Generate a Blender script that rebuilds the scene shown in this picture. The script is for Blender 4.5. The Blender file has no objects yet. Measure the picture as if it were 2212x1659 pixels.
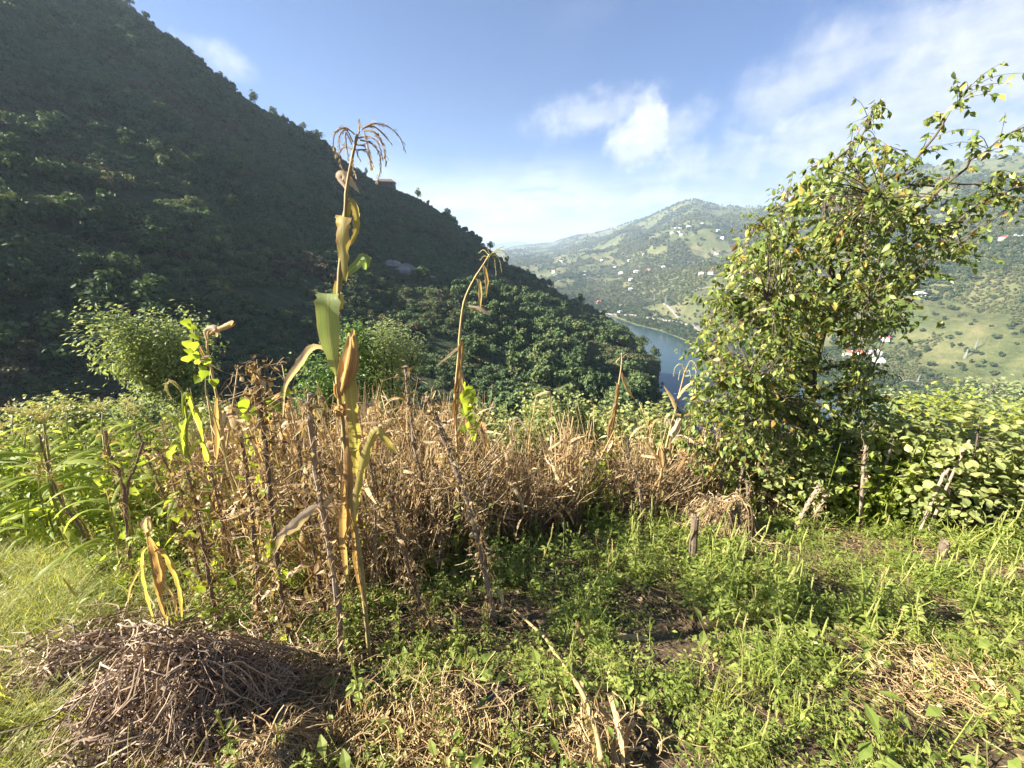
import bpy, math, random
import numpy as np
from mathutils import Vector, Matrix
rng = np.random.default_rng(7)
random.seed(7)
R = math.radians
scene = bpy.context.scene
COL = scene.collection
# ------------------------------------------------------------------ camera
CAM = np.array([0.0, 0.0, 1.6])
PITCH = R(19.2)
FPX = 384.6                       # focal length in pixels of a 1024 px wide picture
cam_d = bpy.data.cameras.new('camera')
cam_d.sensor_width = 36.0
cam_d.lens = 36.0*FPX/1024
cam_d.clip_start = 0.02
cam_d.clip_end = 60000
cam = bpy.data.objects.new('camera', cam_d)
COL.objects.link(cam)
cam.location = CAM
cam.rotation_euler = (math.pi/2-PITCH, 0, 0)
scene.camera = cam
# ------------------------------------------------------------------ exposure
scene.view_settings.view_transform = 'Standard'
scene.view_settings.look = 'None'
scene.view_settings.gamma = 1.0
scene.view_settings.exposure = 2.3
scene.cycles.max_bounces = 5
scene.cycles.diffuse_bounces = 3
scene.cycles.glossy_bounces = 2
scene.cycles.transmission_bounces = 3
scene.cycles.transparent_max_bounces = 4
scene.cycles.volume_bounces = 0
scene.cycles.use_denoising = True
# ------------------------------------------------------------------ sun
SUN_AZ, SUN_EL = R(-97), R(28.5)    # azimuth from +Y towards +X
sun_dir = np.array([math.cos(SUN_EL)*math.sin(SUN_AZ), math.cos(SUN_EL)*math.cos(SUN_AZ), math.sin(SUN_EL)])
sd = bpy.data.lights.new('sun', 'SUN')
sd.energy = 5.0
sd.angle = R(0.53)
sd.color = (1.0, 0.92, 0.78)
so = bpy.data.objects.new('sun', sd)
COL.objects.link(so)
so.location = (-30, 8, 40)
so.rotation_euler = Vector(sun_dir).to_track_quat('Z', 'Y').to_euler()

# ------------------------------------------------------------------ node helper
class S:
    """a socket with arithmetic"""
    nt = None
    def __init__(s, sock): s.s = sock
    @staticmethod
    def m(op, a, b=None, c=None, clamp=False):
        n = S.nt.nodes.new('ShaderNodeMath'); n.operation = op; n.use_clamp = clamp
        for i, v in enumerate((a, b, c)):
            if v is None: continue
            if isinstance(v, S): S.nt.links.new(v.s, n.inputs[i])
            else: n.inputs[i].default_value = v
        return S(n.outputs[0])
    def __add__(a, b): return S.m('ADD', a, b)
    __radd__ = __add__
    def __sub__(a, b): return S.m('SUBTRACT', a, b)
    def __rsub__(a, b): return S.m('SUBTRACT', b, a)
    def __mul__(a, b): return S.m('MULTIPLY', a, b)
    __rmul__ = __mul__
    def __truediv__(a, b): return S.m('DIVIDE', a, b)
    def max(a, b): return S.m('MAXIMUM', a, b)
    def min(a, b): return S.m('MINIMUM', a, b)
    def sqrt(a): return S.m('SQRT', a)
    def fract(a): return S.m('FRACT', a)
    def clamp(a): return S.m('ADD', a, 0.0, clamp=True)
    def ss(a, lo, hi):
        n = S.nt.nodes.new('ShaderNodeMapRange'); n.interpolation_type = 'SMOOTHSTEP'
        S.nt.links.new(a.s, n.inputs[0])
        n.inputs[1].default_value = lo; n.inputs[2].default_value = hi
        return S(n.outputs[0])
def nd(kind, **kw):
    n = S.nt.nodes.new(kind)
    for k, v in kw.items(): setattr(n, k, v)
    return n
def noise(vec, scale, detail=4, rough=0.55, dist=0.0, w=None):
    n = nd('ShaderNodeTexNoise')
    if w is not None: n.noise_dimensions = '4D'; n.inputs['W'].default_value = w
    n.inputs['Scale'].default_value = scale; n.inputs['Detail'].default_value = detail
    n.inputs['Roughness'].default_value = rough; n.inputs['Distortion'].default_value = dist
    if vec is not None: S.nt.links.new(vec.s if isinstance(vec, S) else vec, n.inputs['Vector'])
    return S(n.outputs[0])
def mixc(f, a, b):
    n = nd('ShaderNodeMix', data_type='RGBA')
    for sock, v in ((n.inputs[0], f), (n.inputs[6], a), (n.inputs[7], b)):
        if isinstance(v, S): S.nt.links.new(v.s, sock)
        elif isinstance(v, (int, float)): sock.default_value = v
        else: sock.default_value = (*v, 1)
    return S(n.outputs[2])
def ramp(f, stops, interp='LINEAR'):
    n = nd('ShaderNodeValToRGB'); cr = n.color_ramp; cr.interpolation = interp
    while len(cr.elements) < len(stops): cr.elements.new(0.5)
    for e, (p, c) in zip(cr.elements, stops): e.position = p; e.color = (*c, 1)
    S.nt.links.new(f.s, n.inputs[0])
    return S(n.outputs[0])
def dirpx(px, py):
    """world direction of a photo point given in a 2212 x 1659 copy of the photograph"""
    k = 1024/2212
    v = np.array([(px*k-512)/FPX, 1.0, (384-py*k)/FPX])
    c, s = math.cos(PITCH), math.sin(PITCH)
    d = np.array([v[0], v[1]*c+v[2]*s, v[2]*c-v[1]*s])
    return d/np.linalg.norm(d)
def azel(px, py):
    d = dirpx(px, py)
    return math.degrees(math.atan2(d[0], d[1])), math.atan2(d[2], math.hypot(d[0], d[1]))

# ------------------------------------------------------------------ sky
world = bpy.data.worlds.new('World'); scene.world = world; world.use_nodes = True
world.cycles.sampling_method = 'MANUAL'; world.cycles.sample_map_resolution = 256
S.nt = world.node_tree; S.nt.nodes.clear()
sky = nd('ShaderNodeTexSky', sky_type='NISHITA', sun_disc=False, sun_elevation=SUN_EL, sun_rotation=SUN_AZ, altitude=200.0, air_density=1.0, dust_density=0.6, ozone_density=2.5)
tc = nd('ShaderNodeTexCoord')
sep = nd('ShaderNodeSeparateXYZ'); S.nt.links.new(tc.outputs['Generated'], sep.inputs[0])
dx, dy, dz = (S(o) for o in sep.outputs)
gen = tc.outputs['Generated']
den = dz.max(0.0)+0.16
cmb = nd('ShaderNodeCombineXYZ'); S.nt.links.new((dx/den).s, cmb.inputs[0]); S.nt.links.new((dy/den).s, cmb.inputs[1])
plane = S(cmb.outputs[0])
n_big = noise(plane, 0.9, 5, 0.6)
n_fine = noise(gen, 9.0, 5, 0.62)
n_mid = noise(gen, 4.0, 4, 0.6)
n_edge = noise(gen, 30.0, 5, 0.6)
n_puff = n_fine*0.45+n_edge*0.55
def cloud(px, py, a, b, rot, noise_k, soft, nz=None):
    """one cloud in the direction of a photo point: half widths a, b in degrees, turned by rot"""
    c = dirpx(px, py); r = np.cross(c, (0, 0, 1)); r /= np.linalg.norm(r); u = np.cross(r, c)
    ct, st = math.cos(R(rot)), math.sin(R(rot))
    U, V = ct*r+st*u, -st*r+ct*u
    def dot(w): return dx*float(w[0])+dy*float(w[1])+dz*float(w[2])
    cd = dot(c).max(0.05)
    uu, vv = dot(U)/cd*(1/math.tan(R(a))), dot(V)/cd*(1/math.tan(R(b)))
    q = (uu*uu+vv*vv).sqrt()+(0.5-(nz or n_puff))*noise_k
    front = dot(c).ss(0.1, 0.3)
    return (1.0-q.ss(1.0-soft, 1.0+soft))*front
vm = nd('ShaderNodeVectorMath', operation='MULTIPLY'); S.nt.links.new(gen, vm.inputs[0]); vm.inputs[1].default_value = (2.2, 2.2, 13.0)
n_str = noise(S(vm.outputs[0]), 3.0, 5, 0.6)
el_band = dz+(n_mid-0.5)*0.14+(n_edge-0.5)*0.04+(n_str-0.5)*0.10
low = (1.0-el_band.ss(0.10, 0.215))                            # milky cloud bank along the horizon
low = low*(n_str.ss(0.34, 0.60)*0.50+0.42)
streaks = n_big.ss(0.52, 0.78)*0.8*dx.ss(-0.05, 0.5)           # thin cloud to the right of the valley and beyond
thick = [cloud(1368, 312, 3.0, 2.9, 0, 2.6, 0.46), cloud(1408, 264, 1.7, 3.4, 28, 2.8, 0.46)]
thin = [(cloud(1285, 246, 6.0, 1.6, 6, 4.0, 0.9), 0.65), (cloud(1455, 285, 3.8, 1.6, 25, 4.0, 0.9), 0.6), (cloud(1890, 112, 11, 3.2, 16, 3.6, 0.9, n_fine), 0.72),
        (cloud(2000, 190, 14, 6.0, 40, 3.0, 0.8, n_fine), 0.92), (cloud(1760, 275, 7, 2.2, 20, 3.4, 0.7), 0.85), (cloud(2200, 60, 9, 7, 40, 3.2, 0.6, n_fine), 0.95), (cloud(2230, 300, 10, 6, 0, 3.6, 0.8, n_fine), 0.8),
        (cloud(1600, 350, 11, 2.6, 8, 4.0, 0.9), 0.7), (cloud(475, 122, 2.6, 1.0, -20, 4.0, 0.9), 0.7), (cloud(1400, 430, 5.0, 1.6, 5, 3.2, 0.6), 0.9)]
dens = thick[0].max(thick[1]).max(streaks).max(low)
for q, k in thin: dens = dens.max(q*k)
shade = n_fine*0.30+n_edge*0.30+n_str*0.40
ccol = ramp(shade, [(0.36, (0.50, 0.57, 0.74)), (0.50, (0.74, 0.79, 0.90)), (0.62, (0.98, 0.98, 1.0))])
bg1 = nd('ShaderNodeBackground'); bg1.inputs[1].default_value = 0.05
tint = mixc(1.0, (1, 1, 1), (0.30, 0.43, 0.665))
mul = nd('ShaderNodeMix', data_type='RGBA', blend_type='MULTIPLY'); mul.inputs[0].default_value = 1.0
S.nt.links.new(sky.outputs[0], mul.inputs[6]); S.nt.links.new(tint.s, mul.inputs[7])
S.nt.links.new(mul.outputs[2], bg1.inputs[0])
bg2 = nd('ShaderNodeBackground'); bg2.inputs[1].default_value = 0.225
S.nt.links.new(ccol.s, bg2.inputs[0])
mx = nd('ShaderNodeMixShader'); S.nt.links.new(dens.s, mx.inputs[0])
S.nt.links.new(bg1.outputs[0], mx.inputs[1]); S.nt.links.new(bg2.outputs[0], mx.inputs[2])
wo = nd('ShaderNodeOutputWorld'); S.nt.links.new(mx.outputs[0], wo.inputs[0])

# ------------------------------------------------------------------ materials
def newmat(name):
    m = bpy.data.materials.new(name); m.use_nodes = True
    S.nt = m.node_tree; S.nt.nodes.clear()
    return m
def finish(shader, disp=None):
    o = nd('ShaderNodeOutputMaterial'); S.nt.links.new(shader, o.inputs[0])
def principled(col, rough=0.8, spec=0.3, bump=None, bump_s=0.3, bump_d=0.02):
    p = nd('ShaderNodeBsdfPrincipled')
    if isinstance(col, S): S.nt.links.new(col.s, p.inputs['Base Color'])
    else: p.inputs['Base Color'].default_value = (*col, 1)
    if isinstance(rough, S): S.nt.links.new(rough.s, p.inputs['Roughness'])
    else: p.inputs['Roughness'].default_value = rough
    p.inputs['Specular IOR Level'].default_value = spec
    if bump is not None:
        b = nd('ShaderNodeBump'); b.inputs['Strength'].default_value = bump_s; b.inputs['Distance'].default_value = bump_d
        S.nt.links.new(bump.s, b.inputs['Height']); S.nt.links.new(b.outputs[0], p.inputs['Normal'])
    return p
def rnd_socket():
    a = nd('ShaderNodeAttribute', attribute_name='rnd'); o = nd('ShaderNodeObjectInfo')
    return S(a.outputs['Fac']), S(o.outputs['Random'])
def leafmat(name, stops, trans=0.35, rough=0.5, spec=0.35, inst=0.35, stain=None, stain_amt=0.5, stain_scale=25.0, tcol=None):
    """foliage: colour varies from leaf to leaf and plant to plant, light shines through"""
    m = newmat(name)
    a, o = rnd_socket()
    f = a*(1-inst)+o*inst
    c = ramp(f, stops)
    if stain is not None:
        t = nd('ShaderNodeTexCoord')
        nz = noise(S(t.outputs['Object']), stain_scale, 5, 0.6)
        c = mixc(nz.ss(0.62-0.2*stain_amt, 0.62+0.25*(1-stain_amt))*min(1, stain_amt*1.4), c, stain)
    p = principled(c, rough, spec)
    if trans > 0:
        t = nd('ShaderNodeBsdfTranslucent')
        tc_ = mixc(0.5, c, tcol) if tcol is not None else c
        g = nd('ShaderNodeMix', data_type='RGBA', blend_type='MULTIPLY'); g.inputs[0].default_value = 1.0
        S.nt.links.new(tc_.s, g.inputs[6]); g.inputs[7].default_value = (1.5, 1.45, 0.75, 1)
        S.nt.links.new(g.outputs[2], t.inputs[0])
        x = nd('ShaderNodeMixShader'); x.inputs[0].default_value = trans
        S.nt.links.new(p.outputs[0], x.inputs[1]); S.nt.links.new(t.outputs[0], x.inputs[2])
        finish(x.outputs[0])
    else: finish(p.outputs[0])
    return m
def bladmat(name, stops, edge_col, edge_amt=0.5, blotch=None, blotch_amt=0.4, trans=0.4, rough=0.5, spec=0.3):
    """long corn leaf: veins run along it, margins and blotches have dried first"""
    m = newmat(name)
    a, o = rnd_socket()
    bl = nd('ShaderNodeAttribute', attribute_name='blade'); sp = nd('ShaderNodeSeparateXYZ'); S.nt.links.new(bl.outputs['Vector'], sp.inputs[0])
    al, ac, rn = (S(q) for q in sp.outputs)
    def vec(x, y, z):
        c = nd('ShaderNodeCombineXYZ')
        for k, q in enumerate((x, y, z)): S.nt.links.new(q.s, c.inputs[k])
        return S(c.outputs[0])
    streak = noise(vec(al*9.0, ac*9.0, rn*40.0+o*30.0), 1.0, 4, 0.65)
    vein = noise(vec(al*2.0, ac*26.0, rn*40.0), 1.0, 2, 0.5)
    blot = noise(vec(al*14.0, ac*2.2, rn*60.0+o*20.0), 1.0, 4, 0.6)
    c = ramp(streak*0.75+a*0.25, stops)
    if blotch is not None: c = mixc(blot.ss(0.66-0.3*blotch_amt, 0.76-0.15*blotch_amt)*0.9, c, blotch)
    e = ((ac*ac).sqrt()+(streak-0.5)*0.9).ss(1.02-0.55*edge_amt, 1.12-0.2*edge_amt)
    c = mixc(e*0.85, c, edge_col)
    rib = (1.0-(ac*ac).sqrt().ss(0.03, 0.14))*0.35
    c = mixc(rib, c, (0.62, 0.58, 0.34))
    k = nd('ShaderNodeMix', data_type='RGBA', blend_type='MULTIPLY'); k.inputs[0].default_value = 1.0
    S.nt.links.new(c.s, k.inputs[6]); S.nt.links.new((vein*0.7+0.65).s, k.inputs[7]); c = S(k.outputs[2])
    p = principled(c, rough, spec, vein, 0.5, 0.002)
    t = nd('ShaderNodeBsdfTranslucent'); g = nd('ShaderNodeMix', data_type='RGBA', blend_type='MULTIPLY'); g.inputs[0].default_value = 1.0
    S.nt.links.new(c.s, g.inputs[6]); g.inputs[7].default_value = (1.4, 1.35, 0.8, 1); S.nt.links.new(g.outputs[2], t.inputs[0])
    x = nd('ShaderNodeMixShader'); x.inputs[0].default_value = trans
    S.nt.links.new(p.outputs[0], x.inputs[1]); S.nt.links.new(t.outputs[0], x.inputs[2]); finish(x.outputs[0])
    return m
def plainmat(name, col, rough=0.8, spec=0.3, var=0.25, scale=20.0, bump=0.0, bump_d=0.004):
    m = newmat(name)
    t = nd('ShaderNodeTexCoord'); nz = noise(S(t.outputs['Object']), scale, 5, 0.6)
    a, o = rnd_socket()
    k = nz*var*2+(1-var)+(o-0.5)*var
    v = nd('ShaderNodeMix', data_type='RGBA', blend_type='MULTIPLY'); v.inputs[0].default_value = 1.0
    v.inputs[6].default_value = (*col, 1); S.nt.links.new(k.s, v.inputs[7])
    p = principled(S(v.outputs[2]), rough, spec, nz if bump else None, bump, bump_d)
    finish(p.outputs[0])
    return m

# ------------------------------------------------------------------ mesh helpers
class MB:
    """collects geometry in numpy chunks and turns it into one mesh"""
    def __init__(s): s.V = []; s.F = []; s.Rn = []; s.M = []; s.A = []; s.n = 0
    def add(s, verts, faces, rnd=0.5, mi=0, lv=None):
        v = np.asarray(verts, float).reshape(-1, 3)
        if isinstance(faces, np.ndarray): groups = [faces]
        else:
            by = {}
            for f in faces: by.setdefault(len(f), []).append(f)
            groups = [np.array(q, np.int64) for q in by.values()]
        for g in groups:
            s.F.append(g+s.n); s.M.append(np.full(len(g), mi, np.int32))
            s.Rn.append(np.broadcast_to(np.asarray(rnd, np.float32), (len(g),)))
        s.V.append(v); s.n += len(v)
        s.A.append(np.zeros((len(v), 3)) if lv is None else lv)
    def tube(s, pts, rad, n=5, rnd=0.5, mi=0, cap=True):
        pts = np.asarray(pts, float); m = len(pts)
        s.tubes(pts[None], np.broadcast_to(np.asarray(rad, float), (m,))[None], n, np.array([rnd]), mi, cap)
    def tubes(s, Q, rad, n=3, rnd=0.5, mi=0, cap=False):
        """many tubes at once: Q is (count, points, 3)"""
        Q = np.asarray(Q, float); c, m, _ = Q.shape
        rad = np.asarray(rad, float); rad = np.broadcast_to(rad[:, None] if rad.ndim == 1 else rad, (c, m))
        tan = np.gradient(Q, axis=1); tan /= np.linalg.norm(tan, axis=2)[..., None]+1e-9
        ref = np.where((np.abs(tan[:, :1] @ np.array([0.31, 0.87, 0.38])) < 0.9)[..., None], np.array([0.31, 0.87, 0.38]), np.array([1.0, 0, 0]))
        a = np.cross(tan, np.broadcast_to(ref, tan.shape)); a /= np.linalg.norm(a, axis=2)[..., None]+1e-9
        b = np.cross(tan, a)
        ang = np.arange(n)*2*math.pi/n
        V = Q[:, :, None]+rad[:, :, None, None]*(np.cos(ang)[None, None, :, None]*a[:, :, None]+np.sin(ang)[None, None, :, None]*b[:, :, None])
        i, j = np.meshgrid(np.arange(m-1), np.arange(n), indexing='ij'); j2 = (j+1) % n
        f = np.stack([i*n+j, i*n+j2, (i+1)*n+j2, (i+1)*n+j], -1).reshape(-1, 4)
        F = (np.arange(c)[:, None, None]*(m*n)+f).reshape(-1, 4)
        rn = np.broadcast_to(np.asarray(rnd, float), (c,))
        base = s.n
        s.add(V.reshape(-1, 3), F, np.repeat(rn, len(f)), mi)
        if cap and n > 2:
            o = np.arange(c)[:, None]*(m*n); e = np.concatenate([o+np.arange(n)[::-1], o+(m-1)*n+np.arange(n)])+base
            s.F.append(e); s.M.append(np.full(len(e), mi, np.int32)); s.Rn.append(np.concatenate([rn, rn]).astype(np.float32))
    def ribbon(s, pts, width, side, rnd=0.5, fold=0.0, mi=0, wave=0.0, nx=2):
        """leaf blade along pts; side = vectors across it; fold lifts the two edges"""
        pts = np.asarray(pts, float); m = len(pts)
        w = np.broadcast_to(np.asarray(width, float), (m,))[:, None]*0.5
        side = np.broadcast_to(np.asarray(side, float), (m, 3))
        tan = np.gradient(pts, axis=0); tan /= np.linalg.norm(tan, axis=1)[:, None]+1e-9
        sd_ = side-(side*tan).sum(1)[:, None]*tan; sd_ /= np.linalg.norm(sd_, axis=1)[:, None]+1e-9
        nor = np.cross(sd_, tan)
        ph = rng.uniform(0, 6); al = np.concatenate([[0], np.cumsum(np.linalg.norm(np.diff(pts, axis=0), axis=1))])
        cols = []; lv = []
        for k in range(nx+1):
            q = -1+2*k/nx
            wv = np.sin(ph+al*55+q*1.2)[:, None]*wave*w*abs(q)
            cols.append(pts+sd_*w*q+nor*(w*fold*abs(q)**1.4+wv)); lv.append(np.stack([al, np.full(m, q), np.full(m, rnd)], 1))
        V = np.stack(cols, 1).reshape(-1, 3); A = np.stack(lv, 1).reshape(-1, 3)
        i, j = np.meshgrid(np.arange(m-1), np.arange(nx), indexing='ij'); k = nx+1
        F = np.stack([i*k+j, i*k+j+1, (i+1)*k+j+1, (i+1)*k+j], -1).reshape(-1, 4)
        s.add(V, F, rnd, mi, A)
    def leaf(s, p, d, up, length, width, bend=0.25, rnd=0.5, fold=0.25, mi=0, shape='oval', n=4):
        s.leaves([p], [d], [up], [length], [width], [bend], [rnd], [fold], mi, shape, n)
    def leaves(s, p, d, up, length, width, bend=0.25, rnd=0.5, fold=0.25, mi=0, shape='oval', n=3):
        """many small leaves at once, each a folded, bent blade"""
        p, d, up = (np.asarray(q, float) for q in (p, d, up)); c = len(p)
        up = np.broadcast_to(up, p.shape)
        L, W, B, Fo, rn = (np.broadcast_to(np.asarray(q, float), (c,)) for q in (length, width, bend, fold, rnd))
        d = d/(np.linalg.norm(d, axis=1)[:, None]+1e-9)
        side = np.cross(d, up); ln = np.linalg.norm(side, axis=1)[:, None]; side = np.where(ln < 1e-4, np.array([1.0, 0, 0]), side/(ln+1e-9))
        nor = np.cross(side, d)
        t = np.linspace(0, 1, n+1)
        if shape == 'oval': w = np.sin(math.pi*np.clip(t, 0.02, 0.985)**0.8)
        elif shape == 'heart': w = np.sin(math.pi*np.clip(t*0.86+0.14, 0.02, 0.985)**0.75)*(0.55+0.75*(1-t))
        elif shape == 'round': w = np.sqrt(np.clip(1-(2*t-1)**2, 0.04, 1))
        else: w = np.clip(1-t, 0.04, 1)**0.7
        mid = p[:, None]+(L[:, None]*t)[..., None]*d[:, None]-(B*L)[:, None, None]*(t**2)[None, :, None]*nor[:, None]
        hw = 0.5*W[:, None]*w
        lift = (hw*Fo[:, None])[..., None]*nor[:, None]; off = hw[..., None]*side[:, None]
        V = np.stack([mid-off+lift, mid, mid+off+lift], 2).reshape(-1, 3)
        i = np.arange(n)[:, None]*3; f = np.concatenate([i+np.array([0, 1, 4, 3]), i+np.array([1, 2, 5, 4])])
        F = (np.arange(c)[:, None, None]*((n+1)*3)+f).reshape(-1, 4)
        A = np.zeros((c, n+1, 3, 3)); A[..., 0] = (L[:, None]*t)[..., None]; A[..., 1] = np.array([-1, 0, 1]); A[..., 2] = rn[:, None, None]
        s.add(V, F, np.repeat(rn, len(f)), mi, A.reshape(-1, 3))
    def quads(s, p, a, b, rnd=0.5, mi=0):
        V = np.stack([p-a*0.9-b*0.5, p+a*0.1-b, p+a-b*0.1, p+a*0.2+b, p-a*0.8+b*0.6], 1).reshape(-1, 3)
        s.add(V, np.arange(len(V)).reshape(-1, 5), rnd, mi)
    def box(s, lo, hi, rnd=0.5, mi=0):
        x0, y0, z0 = lo; x1, y1, z1 = hi
        s.add([(x0, y0, z0), (x1, y0, z0), (x1, y1, z0), (x0, y1, z0), (x0, y0, z1), (x1, y0, z1), (x1, y1, z1), (x0, y1, z1)],
              [[3, 2, 1, 0], [4, 5, 6, 7], [0, 1, 5, 4], [1, 2, 6, 5], [2, 3, 7, 6], [3, 0, 4, 7]], rnd, mi)
    def mesh(s, name, mats, smooth=False):
        me = bpy.data.meshes.new(name)
        V = np.concatenate(s.V).astype(np.float32); me.vertices.add(len(V)); me.vertices.foreach_set('co', V.ravel())
        lens = np.concatenate([np.full(len(f), f.shape[1], np.int32) for f in s.F]); loops = np.concatenate([f.ravel() for f in s.F]).astype(np.int32)
        me.loops.add(len(loops)); me.loops.foreach_set('vertex_index', loops)
        me.polygons.add(len(lens)); me.polygons.foreach_set('loop_start', np.concatenate([[0], np.cumsum(lens)[:-1]]).astype(np.int32))
        at = me.attributes.new('rnd', 'FLOAT', 'FACE'); at.data.foreach_set('value', np.concatenate(s.Rn).astype(np.float32))
        A = np.concatenate(s.A)
        if A.any(): at = me.attributes.new('blade', 'FLOAT_VECTOR', 'POINT'); at.data.foreach_set('vector', A.astype(np.float32).ravel())
        if not isinstance(mats, (list, tuple)): mats = [mats]
        for m_ in mats: me.materials.append(m_)
        if len(mats) > 1: me.polygons.foreach_set('material_index', np.concatenate(s.M).astype(np.int32))
        me.polygons.foreach_set('use_smooth', np.full(len(lens), smooth, bool))
        me.update(calc_edges=True)
        return me
    def build(s, name, mats, parent=None, smooth=False, loc=None):
        o = bpy.data.objects.new(name, s.mesh(name, mats, smooth))
        COL.objects.link(o)
        if parent is not None: o.parent = parent
        if loc is not None: o.location = loc
        return o
def tag(o, label=None, cat=None, group=None, kind=None):
    if label: o['label'] = label
    if cat: o['category'] = cat
    if group: o['group'] = group
    if kind: o['kind'] = kind
    return o
def thing(name, label, cat, loc=(0, 0, 0), rz=0.0, group=None):
    o = bpy.data.objects.new(name, None); COL.objects.link(o)
    o.location = tuple(map(float, loc)); o.rotation_euler = (0, 0, rz); o.empty_display_size = 0.2
    return tag(o, label, cat, group)
def copy_tree(o, parent=None):
    c = o.copy(); COL.objects.link(c)
    if parent is not None: c.parent = parent
    for ch in list(o.children): copy_tree(ch, c)
    return c
def proto(mb, name, mats, smooth=False):
    """a plant shape used only as the source of scattered ground cover"""
    return bpy.data.objects.new(name, mb.mesh(name, mats, smooth))
def scatter(name, protos, pts, eul, scl, idx, label, cat):
    """one object of kind stuff: instances of the given shapes on points"""
    coll = bpy.data.collections.new(name+'_shapes')
    for i, p in enumerate(protos):
        p.name = '%s_%02d' % (name, i); coll.objects.link(p)
    n = len(pts)
    me = bpy.data.meshes.new(name); me.vertices.add(n)
    me.vertices.foreach_set('co', np.asarray(pts, np.float32).ravel())
    a = me.attributes.new('rot', 'FLOAT_VECTOR', 'POINT'); a.data.foreach_set('vector', np.asarray(eul, np.float32).ravel())
    scl = np.asarray(scl, np.float32)
    if scl.ndim == 1: scl = np.repeat(scl[:, None], 3, 1)
    a = me.attributes.new('scl', 'FLOAT_VECTOR', 'POINT'); a.data.foreach_set('vector', scl.ravel())
    a = me.attributes.new('pick', 'INT', 'POINT'); a.data.foreach_set('value', np.asarray(idx, np.int32))
    o = bpy.data.objects.new(name, me); COL.objects.link(o)
    ng = bpy.data.node_groups.new(name, 'GeometryNodeTree')
    ng.interface.new_socket('Geometry', in_out='INPUT', socket_type='NodeSocketGeometry')
    ng.interface.new_socket('Geometry', in_out='OUTPUT', socket_type='NodeSocketGeometry')
    N = ng.nodes; Lk = ng.links
    gi = N.new('NodeGroupInput'); go = N.new('NodeGroupOutput')
    ci = N.new('GeometryNodeCollectionInfo'); ci.inputs[0].default_value = coll
    ci.inputs['Separate Children'].default_value = True; ci.inputs['Reset Children'].default_value = True
    iop = N.new('GeometryNodeInstanceOnPoints'); iop.inputs['Pick Instance'].default_value = True
    def attr(nm, t):
        q = N.new('GeometryNodeInputNamedAttribute'); q.data_type = t; q.inputs[0].default_value = nm; return q.outputs[0]
    e2r = N.new('FunctionNodeEulerToRotation')
    Lk.new(gi.outputs[0], iop.inputs['Points']); Lk.new(ci.outputs[0], iop.inputs['Instance'])
    Lk.new(attr('pick', 'INT'), iop.inputs['Instance Index'])
    Lk.new(attr('rot', 'FLOAT_VECTOR'), e2r.inputs[0]); Lk.new(e2r.outputs[0], iop.inputs['Rotation'])
    Lk.new(attr('scl', 'FLOAT_VECTOR'), iop.inputs['Scale']); Lk.new(iop.outputs[0], go.inputs[0])
    md = o.modifiers.new('scatter', 'NODES'); md.node_group = ng
    return tag(o, label, cat, kind='stuff')

# ------------------------------------------------------------------ noise in numpy
def _h(i, j, k):
    n = (i*374761393+j*668265263+k*1274126177) & 0x7fffffff
    n = ((n ^ (n >> 13))*1103515245+12345) & 0x7fffffff
    return ((n ^ (n >> 16)) & 0xffff)/65535.0
def vnoise(x, y, seed=0):
    x = np.asarray(x, float); y = np.asarray(y, float)
    i = np.floor(x).astype(np.int64); j = np.floor(y).astype(np.int64); fx, fy = x-i, y-j
    fx = fx*fx*(3-2*fx); fy = fy*fy*(3-2*fy)
    a, b, c, d = _h(i, j, seed), _h(i+1, j, seed), _h(i, j+1, seed), _h(i+1, j+1, seed)
    return (a*(1-fx)+b*fx)*(1-fy)+(c*(1-fx)+d*fx)*fy
def fbm(x, y, oct=4, seed=0):
    t = 0; amp = 0.5; s = 0
    for o in range(oct): t = t+amp*vnoise(x*2**o+17.3*o, y*2**o+9.1*o, seed+o); s += amp; amp *= 0.5
    return t/s
# ------------------------------------------------------------------ terrain: one polar height field round the camera
ZW = -120.0                                        # water level of the reservoir
def azt(points, shift=0.0):
    q = sorted(azel(x, y+shift) for x, y in points)
    return np.array([a for a, e in q]), np.array([e for a, e in q])
SPUR = [(270, 0), (320, 38), (400, 105), (450, 150), (520, 200), (560, 228), (620, 262), (690, 302), (760, 352), (820, 392), (900, 424), (960, 462),
        (1010, 502), (1060, 538), (1110, 578), (1170, 612), (1230, 648), (1290, 688), (1350, 730), (1400, 768), (1440, 794), (1476, 830), (1496, 866)]
sa, se = azt(SPUR, 4)
sa = np.concatenate([[-100, -84, -70, -60, -50], sa, [21.5, 26, 34]])
se = np.concatenate([[R(10), R(16), R(20.5), R(24.5), R(23.3)], se, [R(-21), R(-27), R(-32)]])
RA, RD = np.array([-100, -60, -50, -38, -24, -10, 0, 8, 14, 18, 22, 40]), np.array([330, 330, 310, 300, 310, 320, 290, 250, 205, 180, 160, 140])
FAR = [(1040, 545), (1110, 532), (1190, 524), (1240, 509), (1300, 499), (1360, 478), (1400, 466), (1440, 449), (1470, 436), (1500, 428), (1530, 437), (1560, 442), (1620, 444),
       (1660, 443), (1690, 440), (1730, 428), (1800, 402), (1900, 372), (2000, 354), (2100, 340), (2212, 326)]
fa, fe = azt(FAR)
fa = np.concatenate([[-60], fa, [70, 100]]); fe = np.concatenate([[R(-1)], fe, [R(13), R(12)]])
FDA, FDD = np.array([-60, 0, 6, 12, 20, 26, 32, 40, 50, 70, 100]), np.array([4200, 4200, 3900, 3200, 2500, 2300, 2300, 2100, 1900, 1700, 1600])
SHORE = [(1300, 676), (1370, 701), (1430, 716), (1480, 736), (1515, 765), (1600, 795), (1700, 820), (1800, 845), (1905, 868), (2000, 905), (2150, 960)]
ha, he = azt(SHORE)
hd = (CAM[2]-ZW)/np.tan(-he)
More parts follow.
